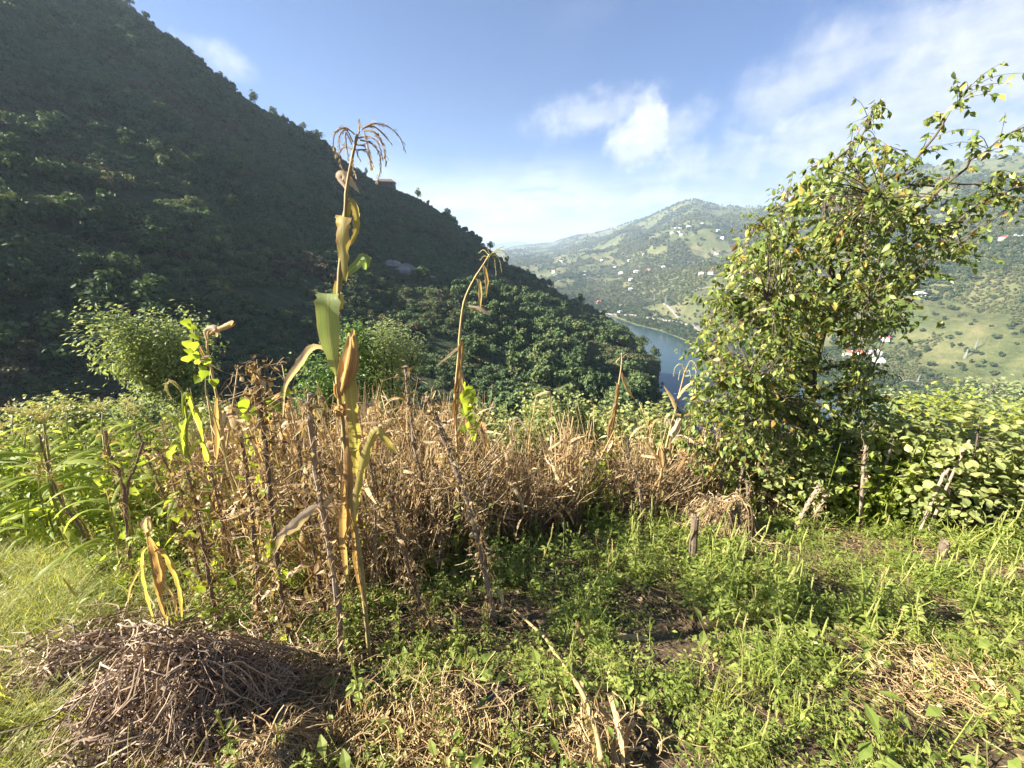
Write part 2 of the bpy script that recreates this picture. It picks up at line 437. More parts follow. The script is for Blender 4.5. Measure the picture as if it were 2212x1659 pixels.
ha = np.concatenate([[-60, 0], ha, [75, 100]]); hd = np.concatenate([[900, 900], hd, [300, 300]])
def field_z(x, y):
    x = np.asarray(x, float); y = np.asarray(y, float)
    z = -0.38*(y-0.5)
    z = z-0.42*np.logaddexp(0, (y-8.6)*1.5)/1.5
    z = z+0.10*(fbm(x*0.45+3, y*0.45, 3, 5)-0.5)+0.05*(fbm(x*2.1, y*2.1, 3, 9)-0.5)
    return z
COLS = np.concatenate([np.arange(-180, -84, 4.0), np.arange(-84, -66, 1.0), np.arange(-66, 66, 0.3), np.arange(66, 84, 1.0), np.arange(84, 180.1, 4.0)])
NR = 470
LD0, LD1 = math.log(0.25), math.log(14000)
ROWD = np.exp(np.linspace(LD0, LD1, NR))
def build_heights():
    Z = np.zeros((len(COLS), NR))
    D = ROWD
    for j, a in enumerate(COLS):
        ca = np.clip(a, -100, 100)
        ar = R(a); X = D*math.sin(ar); Y = D*math.cos(ar)
        zf = field_z(X, Y)
        rd = np.interp(ca, RA, RD); rz = CAM[2]+rd*math.tan(np.interp(ca, sa, se))
        s_d = np.interp(ca, ha, hd)
        f_d = np.interp(ca, FDA, FDD); f_z = CAM[2]+f_d*math.tan(np.interp(ca, fa, fe))
        w_right = np.clip((ca-19)/9, 0, 1)
        v_d = 46+18*w_right; v_z = CAM[2]-v_d*math.tan(R(30+3*w_right))
        if rz < ZW+8: rz = ZW-4
        near_shore = min(s_d*0.62, max(rd+150, 330)) if ca < 22 else s_d*0.55
        near_shore = max(near_shore, rd+40)
        kd = [14, v_d, v_d+0.45*(rd-v_d), rd, rd+25, near_shore, near_shore+10, s_d-6, s_d, s_d+25, s_d+60]
        kz = [0, v_z, v_z+0.40*(rz-v_z), rz, rz-8, ZW+3, ZW-6, ZW-5, ZW+0.4, ZW+7, ZW+12]
        span = f_d-(s_d+60)
        for t in (0.12, 0.3, 0.5, 0.7, 0.85, 1.0):
            kd.append(s_d+60+span*t); kz.append(ZW+12+(f_z-ZW-12)*(t**1.12))
        kd += [f_d*1.08, f_d*1.5, 20000]; kz += [f_z-25, f_z-180, -300]
        kd = np.maximum.accumulate(np.array(kd)+np.arange(len(kd))*1e-3)
        z = np.interp(D, kd, kz)
        # gullies and spurs on the slopes
        t1 = np.clip((D-v_d)/(rd-v_d), 0, 1)
        amp1 = 7*np.sin(math.pi*np.clip(t1, 0, 1))**1.0*(D < rd)
        z = z+amp1*(fbm(X/38, Y/38, 3, 21)-0.5)*2
        tf = np.clip((D-s_d-30)/(f_d-s_d-30), 0, 1)
        env = np.sin(math.pi*tf**0.8)
        ridged = 1-np.abs(2*fbm(X/420+2.2, Y/420, 4, 31)-1)
        z = z+env*(170*(ridged-0.72)+40*(fbm(X/130, Y/130, 3, 41)-0.5))
        # keep the slope under the line of sight of its skyline
        lim = CAM[2]+D*math.tan(np.interp(ca, fa, fe))
        z = np.where((D > s_d+60) & (D < f_d*0.97), np.minimum(z, lim-4-0.012*(f_d-D)), z)
        if abs(ca-a) > 1e-6 or abs(a) > 90:
            k = np.clip((abs(a)-84)/50, 0, 1)
            up = 0.30*D*np.exp(-D/900)
            z = z*(1-k)+up*k
        w = np.clip((D-13)/22, 0, 1); w = w*w*(3-2*w)
        Z[j] = zf*(1-w)+z*w
    return Z
ZG = build_heights()
def smooth_rows(Z):
    K = np.array([1, 2, 3, 2, 1.0]); K /= K.sum()
    P = np.pad(Z, ((0, 0), (2, 2)), mode='edge')
    Q = sum(K[i]*P[:, i:i+Z.shape[1]] for i in range(5))
    m = (ROWD > 14)[None, :]
    return np.where(m, Q, Z)
def H(x, y):
    x = np.asarray(x, float); y = np.asarray(y, float)
    a = np.degrees(np.arctan2(x, y)); d = np.maximum(np.hypot(x, y), 0.26)
    j = np.clip(np.searchsorted(COLS, a)-1, 0, len(COLS)-2); fj = np.clip((a-COLS[j])/(COLS[j+1]-COLS[j]), 0, 1)
    r = (np.log(d)-LD0)/(LD1-LD0)*(NR-1); i = np.clip(np.floor(r).astype(int), 0, NR-2); fi = np.clip(r-i, 0, 1)
    return (ZG[j, i]*(1-fi)+ZG[j, i+1]*fi)*(1-fj)+(ZG[j+1, i]*(1-fi)+ZG[j+1, i+1]*fi)*fj
def G(x, y): return float(field_z(x, y)) if math.hypot(x, y) < 13 else float(H(x, y))
def spur_end(a): return np.interp(np.clip(a, -100, 100), RA, RD)+30
def grid_object(name, r0, r1, mat, label):
    vs = []; X = np.outer(np.sin(np.radians(COLS)), ROWD); Y = np.outer(np.cos(np.radians(COLS)), ROWD)
    idx = np.arange(r0, r1+1)
    V = np.stack([X[:, idx], Y[:, idx], ZG[:, idx]], -1); nc, nr = len(COLS), len(idx)
    I = np.arange(nc*nr).reshape(nc, nr)
    F = np.stack([I[:-1, :-1], I[1:, :-1], I[1:, 1:], I[:-1, 1:]], -1).reshape(-1, 4)
    Vf = V.reshape(-1, 3)
    F = F[:, ::-1]
    me = bpy.data.meshes.new(name)
    me.vertices.add(len(Vf)); me.vertices.foreach_set('co', Vf.astype(np.float32).ravel())
    me.loops.add(F.size); me.loops.foreach_set('vertex_index', F.astype(np.int32).ravel())
    me.polygons.add(len(F)); me.polygons.foreach_set('loop_start', np.arange(0, F.size, 4, dtype=np.int32))
    me.polygons.foreach_set('use_smooth', np.ones(len(F), bool))
    me.materials.append(mat); me.update(calc_edges=True); me.validate()
    o = bpy.data.objects.new(name, me); COL.objects.link(o)
    return tag(o, label, None, kind='structure')
def m_soil():
    m = newmat('soil')
    t = nd('ShaderNodeTexCoord'); P = S(t.outputs['Object'])
    a = noise(P, 1.3, 4, 0.6); b = noise(P, 14, 6, 0.65); c = noise(P, 60, 5, 0.7)
    col = ramp(b*0.6+c*0.4, [(0.30, (0.036, 0.025, 0.016)), (0.5, (0.115, 0.082, 0.052)), (0.7, (0.23, 0.17, 0.11))])
    col = mixc(a.ss(0.5, 0.7)*0.5, col, (0.12, 0.10, 0.045))
    finish(principled(col, 0.95, 0.15, b*0.6+c*0.4, 0.9, 0.05).outputs[0]); return m
def m_hillside():
    m = newmat('hillside_undergrowth')
    t = nd('ShaderNodeTexCoord'); P = S(t.outputs['Object'])
    a = noise(P, 0.03, 4, 0.6); b = noise(P, 0.5, 6, 0.7); c = noise(P, 0.11, 5, 0.65)
    col = ramp(b, [(0.3, (0.022, 0.034, 0.015)), (0.55, (0.060, 0.075, 0.034)), (0.75, (0.105, 0.100, 0.055))])
    col = mixc(c.ss(0.54, 0.68)*0.75, col, (0.085, 0.062, 0.042))
    finish(principled(col, 0.95, 0.1, b, 1.0, 1.2).outputs[0]); return m
def m_far():
    m = newmat('far_orchards')
    t = nd('ShaderNodeTexCoord'); P = S(t.outputs['Object'])
    a = noise(P, 0.0035, 5, 0.6, 0.6); b = noise(P, 0.02, 6, 0.65, 0.3); c = noise(P, 0.13, 5, 0.75); d = noise(P, 0.009, 4, 0.6, 1.0, w=4.0)
    col = ramp(b*0.65+c*0.35, [(0.34, (0.040, 0.056, 0.022)), (0.47, (0.090, 0.102, 0.042)), (0.58, (0.145, 0.142, 0.064)), (0.72, (0.21, 0.18, 0.095))])
    col = mixc(d.ss(0.60, 0.68)*0.7, col, (0.20, 0.155, 0.075))
    col = mixc((1.0-d.ss(0.34, 0.44))*0.5, col, (0.07, 0.11, 0.036))
    finish(principled(col, 0.95, 0.05, c, 1.0, 3.0).outputs[0]); return m
def m_water():
    m = newmat('river_water')
    t = nd('ShaderNodeTexCoord'); P = S(t.outputs['Object'])
    n1 = noise(P, 0.25, 3, 0.6); n2 = noise(P, 0.012, 3, 0.5)
    p = principled((0.020, 0.050, 0.058), n2*0.10+0.08, 0.5, n1, 0.12, 0.25)
    finish(p.outputs[0]); return m
ZG = smooth_rows(ZG)
r_field = int(np.searchsorted(ROWD, 24)); r_far = int(np.searchsorted(ROWD, 520))
MAT_SOIL = m_soil(); MAT_HILL = m_hillside(); MAT_FAR = m_far()
grid_object('ground', 0, r_field, MAT_SOIL, 'brown soil of the sloping vegetable field')
# hillside and far hills meet in the river bed: split per column behind the spur
def grid_split():
    X = np.outer(np.sin(np.radians(COLS)), ROWD); Y = np.outer(np.cos(np.radians(COLS)), ROWD)
    nc, nr = len(COLS), NR
    I = np.arange(nc*nr).reshape(nc, nr)
    F = np.stack([I[:-1, :-1], I[:-1, 1:], I[1:, 1:], I[1:, :-1]], -1)
    shore = np.interp(np.clip(COLS, -100, 100), ha, hd)
    lim = 0.80*shore[:-1, None]
    mid = ROWD[None, :-1]*np.ones((nc-1, 1))
    near = np.arange(nr-1)[None, :] >= r_field
    V = np.stack([X, Y, ZG], -1).reshape(-1, 3)
    for name, mask, mat, lab in (('hillside', near & (mid < lim), MAT_HILL, 'dark shaded hillside across the side valley'),
                                 ('far_hills', near & (mid >= lim), MAT_FAR, 'sunlit green hills beyond the river')):
        f = F[mask]; u, inv = np.unique(f, return_inverse=True); f = inv.reshape(-1, 4); v = V[u]
        me = bpy.data.meshes.new(name)
        me.vertices.add(len(v)); me.vertices.foreach_set('co', v.astype(np.float32).ravel())
        me.loops.add(f.size); me.loops.foreach_set('vertex_index', f.astype(np.int32).ravel())
        me.polygons.add(len(f)); me.polygons.foreach_set('loop_start', np.arange(0, f.size, 4, dtype=np.int32))
        me.polygons.foreach_set('use_smooth', np.ones(len(f), bool))
        me.materials.append(mat); me.update(calc_edges=True); me.validate()
        o = bpy.data.objects.new(name, me); COL.objects.link(o); tag(o, lab, None, kind='structure')
grid_split()
mb = MB(); mb.add([(-1500, 60, ZW), (2500, 60, ZW), (2500, 2200, ZW), (-1500, 2200, ZW)], [[0, 1, 2, 3]])
tag(mb.build('river', m_water()), 'calm grey blue river between the dark spur and far bank', kind='structure')
# very distant ridges
mb = MB()
mt = plainmat('distant_ridge', (0.05, 0.07, 0.05), 1.0, 0.0, 0.2, 0.001)
for (pts, D0) in (([(1000, 548), (1060, 530), (1090, 524), (1120, 521), (1140, 525), (1175, 532), (1240, 545)], 7000), ([(1000, 530), (1050, 518), (1085, 513), (1112, 509), (1140, 510), (1180, 520), (1230, 540)], 12500)):
    a_, e_ = azt(pts); A = np.linspace(a_[0], a_[-1], 60); E = np.interp(A, a_, e_)
    vs = []
    for k_, (a, e) in enumerate(zip(A, E)):
        e = e+0.0009*(fbm(np.array(k_*0.35), np.array(D0*0.01), 3, 3)-0.5)
        for dd, zz in ((D0*0.9, -250), (D0, CAM[2]+D0*math.tan(e)), (D0*1.15, -250)):
            vs.append((dd*math.sin(R(a)), dd*math.cos(R(a)), zz))
    fs = []
    for i in range(59):
        for q in range(2): fs.append([i*3+q, (i+1)*3+q, (i+1)*3+q+1, i*3+q+1][::-1])
    mb.add(vs, fs)
tag(mb.build('distant_hills', mt, smooth=True), 'faint blue mountain ridges at the end of the valley', kind='structure')
# ------------------------------------------------------------------ photo point helpers (a pixel gives a direction, the ground the distance)
def project(P):
    P = np.atleast_2d(np.asarray(P, float))-CAM
    c, s = math.cos(PITCH), math.sin(PITCH)
    f = P[:, 1]*c-P[:, 2]*s; u = P[:, 1]*s+P[:, 2]*c
    k = 2212/1024
    return (512+FPX*P[:, 0]/f)*k, (384-FPX*u/f)*k, f
def hit(px, py, dmin=14.0, dmax=9000.0):
    d = dirpx(px, py); hl = math.hypot(d[0], d[1]); D = np.exp(np.linspace(math.log(dmin), math.log(dmax), 1500))
    x, y = d[0]/hl*D, d[1]/hl*D; z = CAM[2]+d[2]/hl*D
    below = np.nonzero(z < H(x, y))[0]
    i = below[0] if len(below) else len(D)-1
    return np.array([x[i], y[i], float(H(x[i], y[i]))])
def gp(px, py):
    d = dirpx(px, py); t = np.linspace(0.5, 40, 8000)
    x, y, z = d[0]*t, d[1]*t, CAM[2]+d[2]*t
    below = np.nonzero(z < field_z(x, y))[0]; i = below[0] if len(below) else -1
    return np.array([x[i], y[i], float(field_z(x[i], y[i]))])
def at(px, py, Y):
    d = dirpx(px, py); return CAM+d*(Y/d[1])

# ------------------------------------------------------------------ hillside plants
G_HILL = leafmat('hill_bush_leaves', [(0.0, (0.045, 0.082, 0.036)), (0.45, (0.085, 0.135, 0.060)), (0.8, (0.120, 0.165, 0.075)), (1.0, (0.150, 0.165, 0.075))], 0.2, 0.7, 0.15, 0.6)
G_HILL2 = leafmat('hill_olive_leaves', [(0.0, (0.070, 0.096, 0.044)), (0.6, (0.120, 0.140, 0.064)), (1.0, (0.165, 0.160, 0.076))], 0.2, 0.7, 0.15, 0.6)
G_HILL3 = leafmat('hill_brown_scrub', [(0.0, (0.065, 0.055, 0.036)), (0.6, (0.110, 0.090, 0.058)), (1.0, (0.150, 0.130, 0.070))], 0.2, 0.8, 0.1, 0.6)
G_TREE = leafmat('hill_tree_leaves', [(0.0, (0.038, 0.070, 0.028)), (0.5, (0.075, 0.120, 0.046)), (0.85, (0.125, 0.150, 0.055)), (1.0, (0.17, 0.15, 0.055))], 0.15, 0.7, 0.15, 0.6)
G_FARTREE = leafmat('far_tree_leaves', [(0.0, (0.022, 0.040, 0.016)), (0.6, (0.045, 0.070, 0.026)), (1.0, (0.080, 0.095, 0.036))], 0.12, 0.8, 0.1, 0.5)
BARK = plainmat('bark', (0.105, 0.085, 0.066), 0.9, 0.15, 0.4, 30, 0.6, 0.004)
BARK_DARK = plainmat('dark_bark', (0.055, 0.042, 0.034), 0.9, 0.15, 0.4, 30, 0.6, 0.004)
def crown(mb, n, rx, ry, rz, cz, size, lobes=7, spread=0.62, r0=np.random.default_rng(3)):
    """clumps of leaf-sized faces on lumpy lobes"""
    L = []
    for i in range(lobes):
        th = r0.uniform(0, 2*math.pi); ph = r0.uniform(-0.5, 1.2); k = spread*r0.uniform(0.5, 1)
        L.append((rx*k*math.cos(th)*math.cos(ph), ry*k*math.sin(th)*math.cos(ph), cz+rz*k*math.sin(ph), r0.uniform(0.30, 0.52)))
    L.append((0, 0, cz, 0.6))
    Lr = np.array(L); q = Lr[r0.integers(len(L), size=n)]
    v = r0.normal(size=(n, 3)); v /= np.linalg.norm(v, axis=1)[:, None]; rad = r0.uniform(0.65, 1.08, n)
    p = q[:, :3]+v*np.array([rx, ry, rz])*(q[:, 3]*rad)[:, None]; p[:, 2] = np.maximum(p[:, 2], 0.02)
    nn = v+r0.normal(size=(n, 3))*0.6; t = np.cross(nn, r0.normal(size=(n, 3))); t /= np.linalg.norm(t, axis=1)[:, None]+1e-6; w = np.cross(nn, t); w /= np.linalg.norm(w, axis=1)[:, None]+1e-6
    sz = (size*r0.uniform(0.6, 1.3, n))[:, None]
    mb.quads(p, t*sz, w*sz*0.75, r0.uniform(0, 1, n))
r3 = np.random.default_rng(11)
bushes = []
for i in range(6):
    mb = MB(); crown(mb, 150, 1.5, 1.5, (1.15, 1.4)[i % 2], 1.0, 0.20, 6, 0.7, r3); bushes.append(proto(mb, 'bush', (G_HILL, G_HILL2, G_HILL3)[i//2]))
trees = []
for i in range(4):
    mb = MB(); w = (2.6, 2.0, 3.0, 1.7)[i]; h = (3.2, 3.8, 3.0, 4.2)[i]
    crown(mb, 420, w, w, h*0.62, h, 0.34, 10, 0.75, r3); mb.tube([(0, 0, -0.5), (0, 0, h)], [0.18, 0.08], 4); trees.append(proto(mb, 'tree', G_TREE))
def spur_points(n, lo=0.0, hi=1.0, tol=1.04):
    a = r3.uniform(-63, 24, n); rd = np.interp(a, RA, RD); d0 = 26.0
    d = np.sqrt(r3.uniform(0, 1, n))*(rd*tol-d0)+d0
    d = np.where(r3.uniform(0, 1, n) < 0.15, rd*r3.uniform(0.93, tol, n), d)
    x, y = d*np.sin(np.radians(a)), d*np.cos(np.radians(a))
    return x, y, H(x, y), a, d/rd
x, y, z, a, t = spur_points(72000)
keep = (fbm(x/16, y/16, 3, 51)+0.12*np.sin(z*0.55+fbm(x/30, y/30, 2, 8)*6)) > 0.24
x, y, z = x[keep], y[keep], z[keep]; n = len(x)
ph = fbm(x/24, y/24, 4, 77)+0.10*r3.normal(size=n); kind = np.where(ph < 0.54, 0, np.where(ph < 0.74, 2, 4))+r3.integers(0, 2, n); big_ = np.clip(0.30+0.95*fbm(x/12, y/12, 3, 79)+0.16*r3.normal(size=n), 0.35, 1.4)
scatter('hillside_bushes', bushes, np.stack([x, y, z-0.25], 1), np.stack([np.zeros(n), np.zeros(n), r3.uniform(0, 6.28, n)], 1),
        np.stack([big_, big_, big_*r3.uniform(0.7, 1.15, n)], 1), kind, 'dense dark green shrubs covering the shaded hillside', 'shrubs')
x, y, z, a, t = spur_points(6500, tol=1.015)
m = fbm(x/26+5, y/26, 3, 61)
lowleft = (a < -32) & (t < 0.52)
right = (a > 0)
keep = (m > 0.56) | (lowleft & (m > 0.42)) | (right & (t > 0.35) & (m > 0.47)) | ((t > 0.95) & (m > 0.5))
x, y, z = x[keep], y[keep], z[keep]; n = len(x)
scatter('hillside_woodland', trees, np.stack([x, y, z-0.3], 1), np.stack([np.zeros(n), np.zeros(n), r3.uniform(0, 6.28, n)], 1),
        r3.uniform(0.55, 1.1, n), r3.integers(0, 4, n), 'patches of dark woodland on the shaded hillside', 'woodland')
# single trees that stand out on the skyline of the spur
G_TREE_L = leafmat('skyline_tree_leaves', [(0.0, (0.035, 0.060, 0.018)), (0.6, (0.075, 0.110, 0.032)), (1.0, (0.13, 0.14, 0.045))], 0.3, 0.7, 0.15, 0.4)
def far_tree(w, h, n, mat, seed, size=0.3, trunk=0.35):
    r0 = np.random.default_rng(seed)
    t = thing('hill_tree', None, None)
    mb = MB(); mb.tube([(0, 0, -0.6), (0.1, 0, h*0.35), (0, 0.1, h*0.8)], [0.20, 0.13, 0.05], 6)
    for k in range(5):
        th = r0.uniform(0, 6.28); z0 = h*r0.uniform(0.3, 0.6)
        mb.tube([(0, 0, z0), (w*0.35*math.cos(th), w*0.35*math.sin(th), z0+h*0.14), (w*0.6*math.cos(th), w*0.6*math.sin(th), z0+h*0.24)], [0.07, 0.05, 0.02], 4)
    mb.build('trunk', BARK_DARK, t)
    mb = MB(); crown(mb, n, w, w*0.9, h*(1-trunk)*0.55, h*(0.5+trunk*0.45), size, 11, 0.8, r0)
    mb.build('crown', mat, t)
    return t
ftp = [far_tree(2.4, 7.0, 420, G_TREE_L, 1), far_tree(1.5, 6.0, 300, G_TREE_L, 2), far_tree(1.7, 8.5, 260, G_TREE_L, 3, 0.25), far_tree(3.0, 8.0, 480, G_TREE_L, 4)]
SKY_TREES = [  # photo x, shape, height in metres, what it stands by
 (282, 0, 8, 'bushy tree on the skyline at the top edge of the photo'), (318, 1, 6, 'small dark tree just below the top skyline tree on the ridge'),
 (388, 1, 6, 'slim tree on the ridge left of the tiny cloud'), (425, 2, 6, 'sparse tree on the ridge beneath the tiny white cloud'),
 (478, 1, 7, 'narrow tree on the ridge right below the tiny white cloud'), (492, 2, 7, 'thin see-through tree on the ridge, right of the narrow one'),
 (552, 0, 9, 'pale rounded tree standing clear on the upper ridge'), (592, 3, 7, 'wide low tree on the ridge below the pale rounded tree'),
 (612, 0, 6, 'yellowish tree on the ridge halfway to the corn tassel'), (655, 3, 8, 'dark spreading tree on the ridge, upper of the pair left of the tassel'),
 (688, 3, 9, 'dark spreading tree on the ridge just left of the corn tassel'), (722, 1, 6, 'small tree on the ridge behind the corn tassel'),
 (792, 2, 7, 'see-through tree on the ridge between corn tassel and house'),
 (903, 0, 9, 'round sunlit tree standing alone on the ridge right of the house'), (926, 1, 6, 'small tree beside the round sunlit ridge tree'),
 (968, 1, 9, 'tall conical tree on the lower ridge'), (988, 2, 6, 'small tree below the tall conical one on the lower ridge'),
 (1060, 3, 8, 'broad tree on the ridge left of the dry corn tassel'), (1095, 1, 7, 'dark tree on the ridge behind the dry corn tassel'),
 (1142, 0, 7, 'rounded tree on the ridge where the far hills come into view'), (1188, 3, 8, 'broad tree on the spur against the far hills, uppermost'),
 (1250, 0, 9, 'sunlit yellowish tree on the spur, left of the riverside houses'), (1300, 3, 8, 'broad dark tree on the spur below the riverside houses'),
 (1345, 0, 8, 'round dark tree on the spur beside the far shore'), (1385, 3, 8, 'spreading dark tree on the spur against the river, upper'),
 (1412, 3, 7, 'spreading dark tree on the spur against the river, middle'), (1436, 0, 6, 'spreading dark tree on the spur against the river, lowest')]
sx = [p[0] for p in SPUR]; sy = [p[1] for p in SPUR]
for i, (px, k, hgt, lab) in enumerate(SKY_TREES):
    az, el = azel(px, np.interp(px, sx, sy)+6)
    rd = np.interp(az, RA, RD)*0.99
    p = np.array([rd*math.sin(R(az)), rd*math.cos(R(az))]); zz = float(H(p[0], p[1]))
    o = copy_tree(ftp[k]); o.location = (p[0], p[1], zz-0.3)
    s_ = hgt/(7.0, 6.0, 8.5, 8.0)[k]; o.scale = (s_, s_, s_); o.rotation_euler = (0, 0, i*1.3)
    tag(o, lab, 'tree', 'trees along the ridge of the dark hill')
for o in ftp:
    for c_ in list(o.children): bpy.data.objects.remove(c_)
    bpy.data.objects.remove(o)
# pale rock outcrop on the slope
ROCK = plainmat('pale_rock', (0.28, 0.25, 0.22), 0.9, 0.2, 0.4, 1.5, 0.8, 0.2)
rk = hit(890, 592); t = thing('rock_outcrop', 'pale rock outcrop breaking through the dark hillside below the ridge', 'rocks', rk)
for i in range(7):
    mb = MB(); r0 = np.random.default_rng(40+i); s_ = r0.uniform(1.0, 2.6)
    vs = []; nlat, nlon = 4, 7
    for a_ in range(nlat+1):
        for b_ in range(nlon):
            th = math.pi*a_/nlat; ph = 2*math.pi*b_/nlon; k = s_*r0.uniform(0.75, 1.2)
            vs.append((k*math.sin(th)*math.cos(ph)*1.3, k*math.sin(th)*math.sin(ph), k*math.cos(th)*0.8))
    mb.add(vs, [[a_*nlon+b_, (a_+1)*nlon+b_, (a_+1)*nlon+(b_+1) % nlon, a_*nlon+(b_+1) % nlon] for a_ in range(nlat) for b_ in range(nlon)])
    o = mb.build('boulder', ROCK, t)
    dx_, dy_ = r0.uniform(-7, 7), r0.uniform(-4, 4); o.location = (dx_, dy_, float(H(rk[0]+dx_, rk[1]+dy_))-rk[2]+0.3)

# ------------------------------------------------------------------ far side of the river
ftrees = []
for i in range(4):
    mb = MB(); w = (4.2, 3.2, 5.0, 2.4)[i]; h = (4.5, 5.0, 4.2, 6.5)[i]
    crown(mb, 60, w, w, h*0.7, h*0.85, 1.25, 6, 0.7, r3); ftrees.append(proto(mb, 'far_tree', G_FARTREE))
def far_points(n, dmax=1.0):
    a = r3.uniform(-1, 64, n); s0 = np.interp(a, ha, hd)+3; f0 = np.interp(a, FDA, FDD)*1.01
    d = s0+(f0-s0)*r3.uniform(0, 1, n)**1.35*dmax
    x, y = d*np.sin(np.radians(a)), d*np.cos(np.radians(a)); return x, y, H(x, y), d, (d-s0)/(f0-s0)
x, y, z, d, t = far_points(60000)
gul = fbm(x/420+2.2, y/420, 4, 31); ridged = 1-np.abs(2*gul-1)
wood = fbm(x/170, y/170+4, 4, 81)+0.35*(0.72-ridged)
keep = (wood > 0.57) | ((t < 0.03) & (r3.uniform(0, 1, len(x)) < 0.7)) | ((t > 0.90) & (wood > 0.50)) | (r3.uniform(0, 1, len(x)) < 0.08)
keep &= z > ZW+0.5
x, y, z, d = x[keep], y[keep], z[keep], d[keep]; n = len(x)
scatter('far_woodland', ftrees, np.stack([x, y, z-0.6], 1), np.stack([np.zeros(n), np.zeros(n), r3.uniform(0, 6.28, n)], 1),
        r3.uniform(0.5, 1.15, n)*np.clip(d/900, 0.75, 1.5), r3.integers(0, 4, n), 'dark woods and hedges on the far hills', 'woodland')
fb = []
G_ORCH = leafmat('orchard_leaves', [(0.0, (0.060, 0.078, 0.032)), (0.6, (0.105, 0.118, 0.050)), (1.0, (0.16, 0.145, 0.068))], 0.12, 0.8, 0.1, 0.6)
for i in range(3):
    mb = MB(); crown(mb, 26, 1.9, 1.9, 1.3, 1.2, 0.8, 4, 0.6, r3); fb.append(proto(mb, 'orchard_bush', G_ORCH))
x, y, z, d, t = far_points(110000, 0.70)
orch = fbm(x/110+9, y/110, 3, 91)
keep = (orch > 0.42) & (z > ZW+1.5)
x, y, z, d = x[keep], y[keep], z[keep], d[keep]; n = len(x)
scatter('far_orchards', fb, np.stack([x, y, z-0.2], 1), np.stack([np.zeros(n), np.zeros(n), r3.uniform(0, 6.28, n)], 1),
        r3.uniform(0.7, 1.2, n)*np.clip(d/700, 0.8, 2.0), r3.integers(0, 3, n), 'rows of low orchard bushes on the far slopes', 'orchard')
# riverside road
ROAD = plainmat('road_surface', (0.24, 0.22, 0.19), 0.95, 0.1, 0.2, 0.5)
def road(pix, width, name, label):
    P = [hit(*q) for q in pix]; Q = []
    for a_, b_ in zip(P[:-1], P[1:]):
        for k in range(12): Q.append(a_+(b_-a_)*k/12)
    Q.append(P[-1]); Q = np.array(Q)
    for _ in range(10): Q[1:-1] = (Q[:-2]+Q[1:-1]*2+Q[2:])/4
    tan = np.gradient(Q, axis=0)[:, :2]; nrm = np.stack([-tan[:, 1], tan[:, 0]], 1); nrm /= np.linalg.norm(nrm, axis=1)[:, None]
    vs = []
    zc = H(Q[:, 0], Q[:, 1]); zc = np.maximum(zc, ZW+2)
    for i in range(len(Q)):
        l = Q[i, :2]+nrm[i]*width/2; r = Q[i, :2]-nrm[i]*width/2
        zz = max(zc[i], float(H(*l)), float(H(*r)))+0.35
        for q, dz_ in ((l, -2.5), (l, 0), (r, 0), (r, -2.5)): vs.append((q[0], q[1], zz+dz_))
    m = len(Q); fs = [[i*4+j, i*4+j+1, i*4+j+5, i*4+j+4] for i in range(m-1) for j in range(3)]
    mb = MB(); mb.add(vs, fs); tag(mb.build(name, ROAD), label, kind='structure')
road([(1290, 674), (1325, 681), (1390, 687), (1457, 695), (1500, 704), (1522, 722), (1580, 750), (1700, 772), (1820, 791), (1910, 809), (2030, 846), (2075, 861), (2160, 900)], 7.5, 'road', 'pale road along the far river bank')
road([(1468, 690), (1455, 672), (1430, 655), (1470, 640), (1560, 625)], 4.5, 'lane', 'pale lane climbing from the riverside road')
